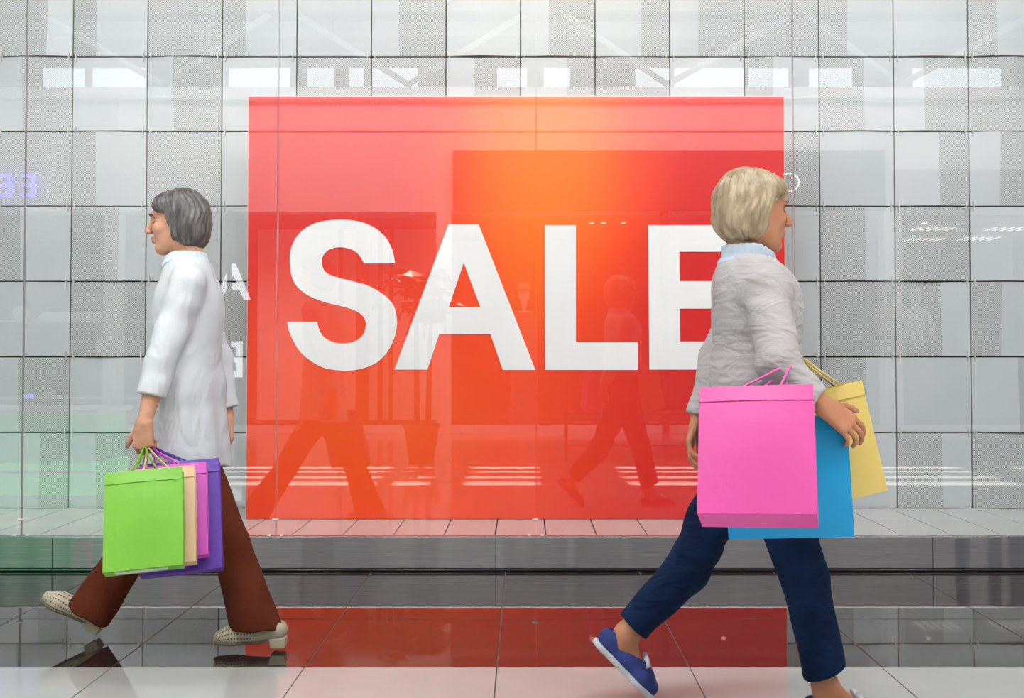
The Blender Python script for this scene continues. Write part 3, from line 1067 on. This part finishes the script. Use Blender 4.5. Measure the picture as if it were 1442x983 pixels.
def head_sdf(S, c, R, sc=1.0):
    def P(x, y, z):
        return c + sc * (R @ np.array([x, y, z]))

    def e(x, y, z, r, k=.02, op='add', Rl=None):
        S.ell(P(x, y, z), np.array(r) * sc, R if Rl is None else R @ Rl, k, op)

    def q(a, b, r1, r2, k=.015, op='add'):
        S.cone(P(*a), P(*b), r1 * sc, r2 * sc, k, op)
    e(-.012, 0, .032, (.094, .074, .082))
    e(.030, 0, -.030, (.060, .060, .076), .03)
    for s in (-1, 1):
        q((-.005, s * .052, -.048), (.062, s * .016, -.094), .016, .013, .03)
        e(.058, s * .040, -.018, (.022, .020, .018), .02)
    e(.068, 0, -.094, (.020, .024, .018), .02)
    e(.076, 0, .036, (.016, .046, .012), .02)
    for s in (-1, 1):
        e(.092, s * .031, .012, (.017, .017, .012), .010, 'sub')
    q((.088, 0, .018), (.112, 0, -.022), .007, .0115, .010)
    for s in (-1, 1):
        e(.103, s * .011, -.026, (.009, .007, .007), .006)
        e(.102, s * .007, -.034, (.004, .0035, .004), .003, 'sub')
    e(.090, 0, -.050, (.012, .021, .0065), .008)
    e(.089, 0, -.063, (.011, .018, .0075), .008)
    q((.103, -.02, -.0565), (.103, .02, -.0565), .0018, .0018, .003, 'sub')
    for s in (-1, 1):
        th = s * .25
        Rl = np.array([[math.cos(th), -math.sin(th), 0], [math.sin(th), math.cos(th), 0], [0, 0, 1]])
        e(-.010, s * .076, .000, (.020, .007, .031), .006, 'add', Rl)
        e(-.004, s * .083, .002, (.010, .005, .017), .005, 'sub', Rl)
    return P


def rotv(v, axis, a):
    axis = unit(axis)
    return v * math.cos(a) + np.cross(axis, v) * math.sin(a) + axis * np.dot(axis, v) * (1 - math.cos(a))


def hand_sdf(S, w, d, n, side, curl=(.25, .35, .3), sc=1.0, thumb_in=.3):
    """w wrist, d towards the fingers, n the way the palm faces, side +1/-1 puts the thumb on that side of d x n."""
    d = unit(d)
    n = unit(np.asarray(n) - d * np.dot(n, d))
    t = np.cross(d, n)
    kn = []
    for off, ln in zip((.030, .0105, -.0095, -.0285), (.083, .087, .083, .074)):
        k = w + d * ln * sc + t * side * off * sc
        S.cone(w + t * side * off * .55 * sc, k, .0165 * sc, .0115 * sc, .012)
        kn.append(k)
    tips = []
    for i, (k, f) in enumerate(zip(kn, (.95, 1.05, .98, .78))):
        p = k
        sp = (1.5 - i) * .055
        dd = unit(d + t * side * sp)
        ax = np.cross(dd, n)
        r = .0086 * (1 if i < 3 else .9)
        for seg, ln in enumerate((.040, .025, .021)):
            dd = rotv(dd, ax, curl[seg] * (1 + .12 * i))
            qn = p + dd * ln * f * sc
            S.cone(p, qn, r * sc, (r - .0007) * sc, .003)
            p, r = qn, r - .0007
        tips.append(p)
    p = w + d * .024 * sc + t * side * .022 * sc
    dd = unit(d * .75 + t * side * .75 + n * thumb_in)
    S.cone(w + d * .02 * sc, p, .016 * sc, .015 * sc, .012)
    r = .0125
    for seg, ln in enumerate((.040, .030, .025)):
        qn = p + dd * ln * sc
        S.cone(p, qn, r * sc, (r - .0015) * sc, .006)
        p, r = qn, r - .0015
        dd = unit(dd + d * .22 + n * .12)
    return w + d * .07 * sc, t * side


def eyes(parent, P, base, skin, brow):
    for s in (-1, 1):
        c = P(.0690, s * .031, .011)
        b = B()
        b.ball(tuple(c - base), .0118, 14)
        e = b.obj('eye', M['eye_white'], parent)
        for zz, rr in ((.0175, .0034), (.0045, .0026)):
            b = B()
            b.tube([tuple(P(x, s * y, zz + dz * (1 if zz > .01 else -1)) - base) for x, y, dz in ((.0785, .017, -.004), (.0815, .024, .0005), (.0825, .031, .0012), (.0795, .039, .0), (.0725, .047, -.005))], [.0015, rr, rr, rr, .0015], 8)
            b.obj('eyelid', skin, e)
        b = B()
        ci = P(.0768, s * .0315, .011)
        b.ball(tuple(ci - base), .0052, 10)
        b.obj('iris', M['iris'], e)
        b = B()
        b.tube([tuple(P(x, s * y, z) - base) for x, y, z in ((.091, .014, .030), (.092, .028, .036), (.084, .044, .034), (.074, .053, .028))], [.002, .0036, .0034, .0015], 8)
        b.obj('eyebrow', brow, parent)


def paint_lips(me, V, Q, P, R, mi=1):
    c = V[Q].mean(1)
    for z0, ry, rz in ((-.050, .022, .0065), (-.063, .019, .0075)):
        o = P(.098, 0, z0)
        q = (c - o) @ R
        m = (q[:, 0] / .014) ** 2 + (q[:, 1] / ry) ** 2 + (q[:, 2] / rz) ** 2 < 1
        a = np.zeros(len(Q), np.int32)
        me.polygons.foreach_get('material_index', a)
        a[m] = mi
        me.polygons.foreach_set('material_index', a)


# ------------------------------------------------------------------ shoes (local frame: heel at origin, toe along +x, sole down)


def pump_shoe(name, label_m, sole_m, parent, base, heel, fwd, up, lined=True, bow=None, length=.245, side=1):
    """Low-cut shoe with a block heel or flat sole; placed by its heel point, forward and up directions."""
    L_ = length / .245
    S = Field((-.03, -.06, -.012), (.27, .06, .10), .0026)
    S.cone((.025, 0, .036), (.10, 0, .030), .030, .030, .02)
    S.cone((.10, 0, .030), (.175, .004 * side, .024), .030, .038, .02)
    S.cone((.175, .004 * side, .024), (.215, .002 * side, .022), .038, .026, .02)
    S.ell((.03, 0, .045), (.036, .031, .032), k=.015)
    S.cone((.12, 0, .045), (.17, 0, .034), .022, .020, .02)
    S.ell((.068, 0, .098), (.086, .0260, .060), k=.006, op='sub')
    S.cut((0, 0, .010), (0, 0, -1))
    up_me, V, Q = S.mesh('upper', 2)
    uv = up_me.uv_layers.new(name='UVMap')
    ang = np.arctan2(V[:, 1], V[:, 2] - .005) * .034
    lo = np.stack([V[:, 0], ang], 1)[Q.ravel()]
    uv.data.foreach_set('uv', lo.astype(np.float32).ravel())
    T = Field((-.03, -.06, -.03), (.27, .06, .03), .003)
    if lined:
        T.cone((.03, 0, .008), (.10, 0, .008), .026, .024, .02)
        T.cone((.10, 0, .008), (.175, .004 * side, .008), .024, .0375, .02)
        T.cone((.175, .004 * side, .008), (.216, .002 * side, .008), .0375, .026, .02)
        T.cut((0, 0, .0112), (0, 0, 1)).cut((0, 0, .0), (0, 0, -1))
    else:
        T.cone((.025, 0, .006), (.10, 0, .006), .033, .032, .02)
        T.cone((.10, 0, .006), (.175, .004 * side, .006), .032, .0415, .02)
        T.cone((.175, .004 * side, .006), (.216, .002 * side, .006), .0415, .030, .02)
        T.cut((0, 0, .0135), (0, 0, 1)).cut((0, 0, -.004), (0, 0, -1))
    so_me, _, _ = T.mesh('sole', 2)
    R = frame(fwd, up)
    off = .019 if lined else .004
    mw = Matrix.Translation(Vector(heel - base)) @ Matrix(R.tolist()).to_4x4() @ Matrix.Scale(L_, 4) @ Matrix.Translation((.0, 0, off))
    sh = link(name, up_me, label_m, parent)
    sh.matrix_local = mw
    link('sole', so_me, sole_m, sh)
    if lined:
        b = B()
        b.box(-.004, .052, -.026, .026, -.019, .016, bevel=.004)
        for v in b.bm.verts:
            v.co.x += (.006 - v.co.z) * .12
            if v.co.x > .03:
                v.co.x -= (.006 - v.co.z) * .35
        b.obj('heel', label_m, sh)
    if bow:
        b = B()
        for s in (-1, 1):
            b.tube([(.150, 0, .060), (.140, s * .022, .080), (.158, s * .036, .070), (.160, s * .018, .060), (.150, 0, .060)], [.004, .008, .007, .005, .004], 8)
        b.ball((.151, 0, .064), (.009, .009, .008), 10)
        b.obj('bow', bow, sh, label='silver grey ribbon bow')
        b = B()
        for k in range(3):
            b.tube([(.120 + .016 * k - .02, -.026, .052 - .004 * k), (.124 + .016 * k - .02, 0, .067 - .007 * k), (.120 + .016 * k - .02, .026, .052 - .004 * k)], .0028, 6)
        b.obj('lace', label_m, sh)
    return sh


# ------------------------------------------------------------------ shopping bags


def shopping_bag(name, label, top, w, h, d, roll, tilt, yaw, paper_m, hang, cord=None, group=None, seam=True, base_patch=False):
    """Paper carrier bag hanging from a point; top is the middle of its mouth."""
    R = (Matrix.Rotation(yaw, 4, 'Z') @ Matrix.Rotation(roll, 4, 'Y') @ Matrix.Rotation(tilt, 4, 'X'))
    t = thing(name, label, 'shopping bag', tuple(top), group)
    t.matrix_world = Matrix.Translation(Vector(top)) @ R
    n = 8
    V, F = [], []
    rngb = random.Random(len(label))

    def ring(z, sc, inset, ww=0.0):
        x, y = w / 2 * sc, d / 2
        g = d * inset
        pts = []
        for i in range(7):
            u = -x + 2 * x * i / 6
            pts.append((u, -y - ww * math.sin(PI * i / 6) * .007, z))
        pts.append((x - g, 0, z))
        for i in range(7):
            u = x - 2 * x * i / 6
            pts.append((u, y + ww * math.sin(PI * i / 6) * .007, z))
        pts.append((-x + g, 0, z))
        return pts
    levels = [(0, 1.0, .42, .2), (-.05 * h, 1.0, .40, .4), (-.13 * h, 1.0, .36, .8), (-.3 * h, 1.0, .28, 1.2), (-.5 * h, 1.0, .2, 1.2), (-.7 * h, 1.0, .1, .8), (-.88 * h, 1.0, .03, .3), (-h, .995, .0, 0)]
    for z, sc, ins, ww in levels:
        V += ring(z, sc, ins, ww)
    k = 16
    for a in range(len(levels) - 1):
        for i in range(k):
            F.append((a * k + i, a * k + (i + 1) % k, (a + 1) * k + (i + 1) % k, (a + 1) * k + i))
    b0 = (len(levels) - 1) * k
    F.append(tuple(range(b0, b0 + k)))
    me = mesh_from('body', V, F)
    bm = bmesh.new()
    bm.from_mesh(me)
    bmesh.ops.recalc_face_normals(bm, faces=bm.faces)
    r = bmesh.ops.solidify(bm, geom=bm.faces[:], thickness=.0016)
    bm.to_mesh(me)
    bm.free()
    link('body', me, paper_m, t)
    if seam:
        V, F = [], []
        for z, off, ww in ((.0006, .0016, .2), (-.05 * h, .0022, .42), (-.125 * h, .0030, .8), (-.126 * h, .0004, .8)):
            V += [(x, y - off, zz) for x, y, zz in ring(z, 1.0, .4, ww)[:7]]
        for a in range(3):
            F += [(a * 7 + i, a * 7 + i + 1, a * 7 + 8 + i, a * 7 + 7 + i) for i in range(6)]
        link('turned_hem', mesh_from('turned_hem', V, F), paper_m, t)
    if base_patch:
        B().box(-w * .36, w * .30, -d * .28, d * .10, -h - .003, -h - .0005).obj('base_card', M['bag_inside'], t, label='pale card strip on the base')
    hl = t.matrix_world.inverted() @ Vector(hang)
    for s in (-1, 1):
        y = s * (d / 2 - .006)
        pts = []
        for i in range(15):
            u = i / 14
            x = w * .20 * (1 - 2 * u)
            e = math.sin(PI * u) ** .75
            a = Vector((x, y, -.035 * h))
            p = a.lerp(Vector((hl.x + x * .12, hl.y + s * .006, hl.z)), e)
            pts.append(p)
        B().tube(pts, .0032, 7).obj('handle', cord or paper_m, t)
    return t

# ------------------------------------------------------------------ woman in white, walking left
def waves(amp, fx, fy, fz, ph=0.0):
    def fn(X, Y, Z):
        a = np.sin(fx * X + fy * Y + fz * Z + ph)
        b = np.sin(.63 * fx * X - 1.3 * fy * Y + .71 * fz * Z + 1.7 + ph)
        c = np.sin(1.9 * fx * X + .6 * fy * Y - 1.45 * fz * Z + .4)
        return amp * (a * .5 + b * .5 + a * b * .6 + c * .25)
    return fn


def bring(p, Y):
    q = np.array(p, float)
    q[1] = Y
    return q


wl = thing('person', 'woman in a white tunic and brown trousers walking left with green and purple bags', 'person', tuple(at(268, 905, 3.95) * (1, 1, 0)))
base = np.array(wl.location)
hipN, kneN, ankN = at(275, 640, 3.91), at(325, 768, 3.87), at(374, 872, 3.87)
hipF, kneF, ankF = at(258, 632, 4.01), at(196, 760, 4.05), at(136, 858, 4.05)
heelN = np.array([float(at(402, 900, 3.87)[0]), 3.87, .012])
heelF = np.array([float(at(137, 893, 4.05)[0]), 4.05, .010])
fwdN, upN = np.array([-1, -.06, -.035]), np.array([0, 0, 1.])
fwdF = np.array([-math.cos(.46), -.02, math.sin(.46)])
upF = np.array([math.sin(.46), 0, math.cos(.46)])
neck = at(263, 366, 3.95)
chest, waist, pelvis = at(266, 440, 3.95), at(266, 545, 3.95), at(269, 625, 3.95)
shN, elN, wrN = at(264, 400, 3.80), at(226, 510, 3.73), at(203, 596, 3.68)
shF, elF, wrF = at(268, 402, 4.10), at(306, 505, 4.15), at(321, 592, 4.14)
HL = at(250, 314, 3.95)
RL = frame((-1, -.10, -.10), (-.08, 0, 1))

S = Field((-1.75, 3.5, -.02), (-.82, 4.32, 1.74), .0034)
PL = head_sdf(S, HL, RL, 1.0)
nb = HL + RL @ np.array([-.018, 0, -.05])
S.cone(nb, neck + (0.02, 0, -.02), .050, .056, .03)
S.cone(neck + (0, 0, -.04), shN, .044, .036, .05)
S.cone(neck + (0, 0, -.04), shF, .044, .036, .05)
S.cone(chest, waist, .090, .080, .05, wide=1.45)
S.cone(waist, pelvis, .080, .095, .05, wide=1.45)
for sh_, el_, wr_ in ((shN, elN, wrN), (shF, elF, wrF)):
    S.cone(sh_, el_, .040, .034, .02)
    m_ = el_ + (wr_ - el_) * .3
    S.cone(el_, m_, .034, .036, .02)
    S.cone(m_, wr_, .036, .024, .02)
for hp, kn, an in ((hipN, kneN, ankN), (hipF, kneF, ankF)):
    S.cone(hp, kn, .075, .050, .03)
    S.cone(kn, an, .050, .034, .02)
for hl, fw, upv, an in ((heelN, fwdN, upN, ankN), (heelF, fwdF, upF, ankF)):
    RR = frame(fw, upv)
    S.cone(an, hl + RR @ np.array([.055, 0, .060]), .034, .030, .02)
    S.cone(hl + RR @ np.array([.035, 0, .056]), hl + RR @ np.array([.16, 0, .046]), .022, .022, .02)
gripL, _ = hand_sdf(S, wrN, np.array([-.05, .05, -1]), np.array([.15, 1, 0]), -1, (.8, 1.25, .9), .98)
hand_sdf(S, wrF, np.array([.10, -.06, -1]), np.array([-.9, -.45, 0]), 1, (.35, .45, .35), .98)
me, V, Q = S.mesh('body', 1, base)
me.materials.append(M['skin'])
me.materials.append(M['lips'])
paint_lips(me, V, Q, PL, RL)
link('body', me, None, wl)
eyes(wl, PL, base, M['skin'], M['brow_grey'])


def hair(P, R, c, parent, base, m, low, back_len, side_fwd, puff=1.0, fringe=.030):
    Hf = Field(c - .19, c + .17, .003)
    e = lambda x, y, z, r, k=.02, op='add': Hf.ell(P(x, y, z), np.array(r) * puff, R, k, op)
    e(-.020, 0, .046, (.101, .087, .084))
    e(-.046, 0, .000, (.079, .088, .085), .03)
    e(-.048, 0, low, (.056, .074, back_len), .04)
    for s in (-1, 1):
        e(-.022, s * .064, -.012, (.050, .026, .066), .03)
        e(.040, s * .050, .066, (.036, .032, .026), .03)
    e(.020 + fringe * .5, 0, .082, (.026 + fringe * .4, .050, .022), .03)
    # open the face
    Hf.ell(P(.100, 0, -.040), (.088, .072, .100), R, .02, 'sub')
    for s in (-1, 1):
        Hf.ell(P(.082 - side_fwd, s * .064, -.030), (.052, .032, .072), R, .015, 'sub')

    def strands(X, Y, Z):
        q = [((X - c[0]) * R[0, i] + (Y - c[1]) * R[1, i] + (Z - c[2]) * R[2, i]) for i in range(3)]
        th = np.arctan2(q[1], -q[0] + .0 * q[2])
        w = np.sin(34 * th + 30 * q[2] + 3 * np.sin(40 * q[2])) + .6 * np.sin(57 * th - 26 * q[2] + 1.3)
        lay = np.sin(85 * q[2] + 6 * th)
        return .0017 * w + .0016 * lay
    Hf.ripple(strands)
    hm, _, _ = Hf.mesh('hair', 1, base)
    return link('hair', hm, m, parent)


hair(PL, RL, HL, wl, base, M['hair_grey'], -.050, .064, .014, .985, .012)

# tunic
T = Field((-1.72, 3.5, .58), (-.82, 4.32, 1.45), .005)
fo = waves(.0055, 18, 12, 9)
T.cone(chest + (0, 0, .04), waist, .118, .116, .05, wide=1.42, fold=fo)
hemc = at(267, 652, 3.95)
hemn = np.array([-.10, 0, -1])
T.cone(waist, hemc, .120, .148, .04, wide=1.40, flat=hemn, fold=waves(.007, 30, 26, 3))
for sh_ in (shN, shF):
    T.cone(neck + (.0, 0, -.045), sh_, .060, .056, .05)
T.cone(neck + (.012, 0, -.07), chest, .085, .115, .05, wide=1.25)
for sh_, el_, wr_, cf in ((shN, elN, wrN, .55), (shF, elF, wrF, .80)):
    T.cone(sh_, el_, .060, .056, .03, fold=waves(.0055, 14, 9, 40))
    T.cone(el_, el_ + (wr_ - el_) * cf, .055, .050, .02, flat=True, fold=waves(.003, 10, 8, 46))
T.ell(neck + (-.02, 0, .028), (.075, .072, .05), k=.006, op='sub')
tm, _, _ = T.mesh('tunic', 2, base)
link('tunic', tm, M['tunic'], wl)
K = Field(neck - .15, neck + .13, .003)
for k in range(24):
    a0, a1 = [2 * PI * (k + j) / 24 for j in (0, 1)]

    def ringp(a, up):
        return neck + np.array([-.004 + math.cos(a) * (.070 + .006 * (up < 0)), math.sin(a) * (.072 + .010 * (up < 0)), up + .004 - .028 * (math.cos(a + PI) > .3) * (math.cos(a + PI) - .3)])
    K.cone(ringp(a0, .018), ringp(a1, .018), .0055, .0055, .004)
    K.cone(ringp(a0, .005), ringp(a1, .005), .0065, .0065, .010)
    K.cone(ringp(a0, -.012), ringp(a1, -.012), .0075, .0075, .012)
km, _, _ = K.mesh('collar', 1, base)
link('collar', km, M['tunic_collar'], wl, label='pale blue collar')
# trousers
T = Field((-1.78, 3.66, .01), (-.78, 4.26, .82), .005)
T.cone(at(268, 605, 3.95), at(269, 650, 3.95), .108, .108, .04, wide=1.34)
for hp, kn, hem, ctr in ((hipN, kneN, at(361, 884, 3.87), 0), (hipF, kneF, at(124, 864, 4.05), 1)):
    T.cone(hp + (0, 0, -.04), kn, .086, .068, .03, fold=waves(.004, 22, 14, 9, ctr))
    ax = unit(hem - kn)
    T.cone(kn, hem, .067, .090, .02, wide=.80, flat=np.array([.0, 0, -1]) if not ctr else ax, fold=waves(.0045, 40, 40, 4, 2 * ctr))
tm, _, _ = T.mesh('trousers', 2, base)
link('trousers', tm, M['trousers'], wl)
pump_shoe('shoe', M['beige_shoe'], M['beige_sole'], wl, base, heelN, fwdN, upN, True, None, .262, -1)
pump_shoe('shoe', M['beige_shoe'], M['beige_sole'], wl, base, heelF, fwdF, upF, True, None, .255, 1)

GL = gripL + np.array([0, .015, -.012])
gtop = at(204, 666, 3.46)
for i, (nm, lb, dx, dy, dz, w, h, pm, bp) in enumerate((
        ('shopping_bag', 'bright green paper shopping bag, front one in the hand of the woman in white', 0, 0, 0, .240, .325, 'paper_green', True),
        ('shopping_bag', 'peach paper shopping bag just behind the green bag', .018, .078, -.002, .235, .325, 'paper_peach', False),
        ('shopping_bag', 'magenta paper shopping bag between the peach and violet bags', .034, .156, .002, .235, .320, 'paper_magenta', True),
        ('shopping_bag', 'violet paper shopping bag, rearmost beside the brown trousers', .040, .234, .006, .265, .385, 'paper_violet', False))):
    shopping_bag(nm, lb, gtop + np.array([dx, dy, dz]), w, h, .050, math.radians(-4), math.radians(-26 + i), math.radians(12), M[pm], GL + np.array([.004 * i, .006 * i, 0]), group='bags of the woman in white', base_patch=bp)

# ------------------------------------------------------------------ woman in grey, walking right
wr = thing('person', 'woman in a grey cardigan and dark jeans walking right with pink, blue and yellow bags', 'person', tuple(at(1065, 1005, 3.14) * (1, 1, 0)))
base = np.array(wr.location)
hipN, kneN, ankN = at(1080, 640, 3.09), at(1132, 812, 3.10), at(1160, 962, 3.115)
hipF, kneF, ankF = at(1042, 640, 3.25), at(968, 802, 3.28), at(862, 925, 3.28)
heelN = np.array([float(ankN[0]) - .055, 3.115, .0])
fwdN, upN = np.array([1, -.05, 0.]), np.array([0, 0, 1.])
aF = math.radians(45)
heelF = bring(at(836, 908, 3.28), 3.28)
fwdF, upF = np.array([math.cos(aF), 0, -math.sin(aF)]), np.array([math.sin(aF), 0, math.cos(aF)])
heelF[2] = .245 * math.sin(aF) + .012
ankF = heelF + frame(fwdF, upF) @ np.array([.050, 0, .092])
neck = at(1052, 366, 3.14)
chest, waist, pelvis = at(1066, 438, 3.14), at(1064, 530, 3.14), at(1062, 610, 3.14)
shN, elN, wrN = at(1080, 408, 2.97), at(1096, 512, 2.86), at(1160, 572, 2.83)
shF, elF, wrF = at(1056, 404, 3.31), at(1010, 508, 3.37), at(982, 592, 3.35)
HR = at(1062, 299, 3.14)
RR_ = frame((1, .22, -.06), (.08, 0, 1))
S = Field((.12, 2.55, -.01), (1.26, 3.52, 1.66), .0036)
PR = head_sdf(S, HR, RR_, 1.02)
nb = HR + RR_ @ np.array([-.018, 0, -.05])
S.cone(nb, neck + (-.02, 0, -.02), .050, .056, .03)
S.cone(neck + (0, 0, -.04), shN, .044, .036, .05)
S.cone(neck + (0, 0, -.04), shF, .044, .036, .05)
S.cone(chest, waist, .090, .082, .05, wide=1.45)
S.cone(waist, pelvis, .082, .092, .05, wide=1.42)
for sh_, el_, wr_ in ((shN, elN, wrN), (shF, elF, wrF)):
    S.cone(sh_, el_, .040, .034, .02)
    m_ = el_ + (wr_ - el_) * .3
    S.cone(el_, m_, .034, .035, .02)
    S.cone(m_, wr_, .035, .024, .02)
for hp, kn, an in ((hipN, kneN, ankN), (hipF, kneF, ankF)):
    S.cone(hp, kn, .072, .048, .03)
    m_ = kn + (an - kn) * .3
    S.cone(kn, m_, .048, .046, .02)
    S.cone(m_, an, .046, .033, .02)
for hl, fw, upv, an in ((heelN, fwdN, upN, ankN), (heelF, fwdF, upF, ankF)):
    Rf = frame(fw, upv)
    S.cone(an, hl + Rf @ np.array([.055, 0, .052]), .033, .030, .02)
    S.cone(an + Rf @ np.array([.012, 0, -.012]), hl + Rf @ np.array([.145, 0, .044]), .027, .022, .03)
hand_sdf(S, wrN, np.array([.80, -.05, -.60]), np.array([-.35, .85, -.35]), 1, (.30, .45, .35), .98)
hand_sdf(S, wrF, np.array([-.35, -.10, -1]), np.array([.9, -.3, -.2]), -1, (.35, .45, .35), .98)
me, V, Q = S.mesh('body', 1, base)
me.materials.append(M['skin_tan'])
me.materials.append(M['lips'])
paint_lips(me, V, Q, PR, RR_)
link('body', me, None, wr)
eyes(wr, PR, base, M['skin_tan'], M['brow_blond'])
hair(PR, RR_, HR, wr, base, M['hair_blond'], -.036, .056, .020, 1.02, .028)

# cardigan
T = Field((.24, 2.66, .86), (1.05, 3.52, 1.45), .005)
rib = lambda X, Y, Z: .0012 * np.sin(2 * PI * Z / .024) + waves(.004, 12, 9, 22)(X, Y, Z)
T.cone(chest + (0, 0, .03), waist, .124, .126, .05, wide=1.38, fold=rib)
T.cone(waist, at(1062, 566, 3.14), .126, .128, .04, wide=1.38, flat=np.array([.06, 0, -1]), fold=rib)
for sh_ in (shN, shF):
    T.cone(neck + (0, 0, -.05), sh_, .062, .060, .05, fold=waves(.003, 12, 9, 22))
T.cone(neck + (-.008, 0, -.075), chest, .090, .120, .05, wide=1.25)
for sh_, el_, wr_, cf in ((shN, elN, wrN, .86), (shF, elF, wrF, .92)):
    T.cone(sh_, el_, .062, .058, .03, fold=waves(.0045, 14, 9, 38))
    T.cone(el_, el_ + (wr_ - el_) * cf, .056, .042, .02, flat=True, fold=waves(.0035, 40, 8, 30))
T.ell(neck + (.02, 0, .030), (.078, .074, .052), k=.006, op='sub')
tm, _, _ = T.mesh('cardigan', 2, base)
link('cardigan', tm, M['cardigan'], wr)
K = Field(neck - .16, neck + .14, .003)
for k in range(24):
    a0, a1 = [2 * PI * (k + j) / 24 for j in (0, 1)]

    def ringq(a, up):
        return neck + np.array([.004 + math.cos(a) * (.072 + .010 * (up < 0)), math.sin(a) * (.074 + .013 * (up < 0)), up + .006 - .034 * (math.cos(a) > .2) * (math.cos(a) - .2)])
    for up_, rr in ((.030, .0055), (.016, .0065), (.000, .0075), (-.016, .0085)):
        K.cone(ringq(a0, up_), ringq(a1, up_), rr, rr, .011)
km, _, _ = K.mesh('shirt_collar', 1, base)
link('shirt_collar', km, M['shirt_collar'], wr, label='light blue shirt collar')
# jeans
T = Field((.12, 2.86, .05), (1.05, 3.42, .98), .005)
T.cone(at(1062, 555, 3.14), at(1062, 630, 3.14), .112, .112, .04, wide=1.36)
creases = lambda X, Y, Z: waves(.004, 9, 8, 52)(X, Y, Z)
T.cone(hipN + (0, 0, -.02), kneN, .092, .068, .03, fold=creases)
T.cone(kneN, ankN + (.002, 0, .035), .067, .064, .02, flat=np.array([.45, 0, -1]), fold=waves(.0035, 20, 20, 16))
T.cone(hipF + (0, 0, -.02), kneF, .092, .066, .03, fold=creases)
T.cone(kneF, kneF + (ankF - kneF) * .90, .066, .058, .02, flat=True, fold=waves(.0035, 18, 14, 24))
tm, _, _ = T.mesh('jeans', 2, base)
link('jeans', tm, M['denim'], wr)
pump_shoe('shoe', M['blue_shoe'], M['shoe_sole'], wr, base, heelN, fwdN, upN, False, M['silver_bow'], .25, -1)
pump_shoe('shoe', M['blue_shoe'], M['shoe_sole'], wr, base, heelF, fwdF, upF, False, M['silver_bow'], .25, 1)

arm_pt = elN + (wrN - elN) * .42
over = arm_pt + np.array([0, 0, .060])
shopping_bag('shopping_bag', 'large hot pink paper shopping bag, nearest, over the arm of the woman in grey', at(1066, 556, 2.74), .285, .340, .105, math.radians(-2), math.radians(-27), math.radians(-16), M['paper_pink'], over, M['cord_pink'], 'bags of the woman in grey')
shopping_bag('shopping_bag', 'bright blue paper shopping bag hanging behind the pink bag', at(1104, 588, 2.90), .330, .325, .05, math.radians(-2), math.radians(-5), math.radians(-6), M['paper_blue'], over + np.array([.01, .01, 0]), None, 'bags of the woman in grey')
shopping_bag('shopping_bag', 'soft yellow paper shopping bag swinging forward, beside the blue bag', at(1169, 545, 2.98), .165, .315, .06, math.radians(-12), math.radians(-4), math.radians(10), M['paper_yellow'], over + np.array([.025, .03, .0]), None, 'bags of the woman in grey')
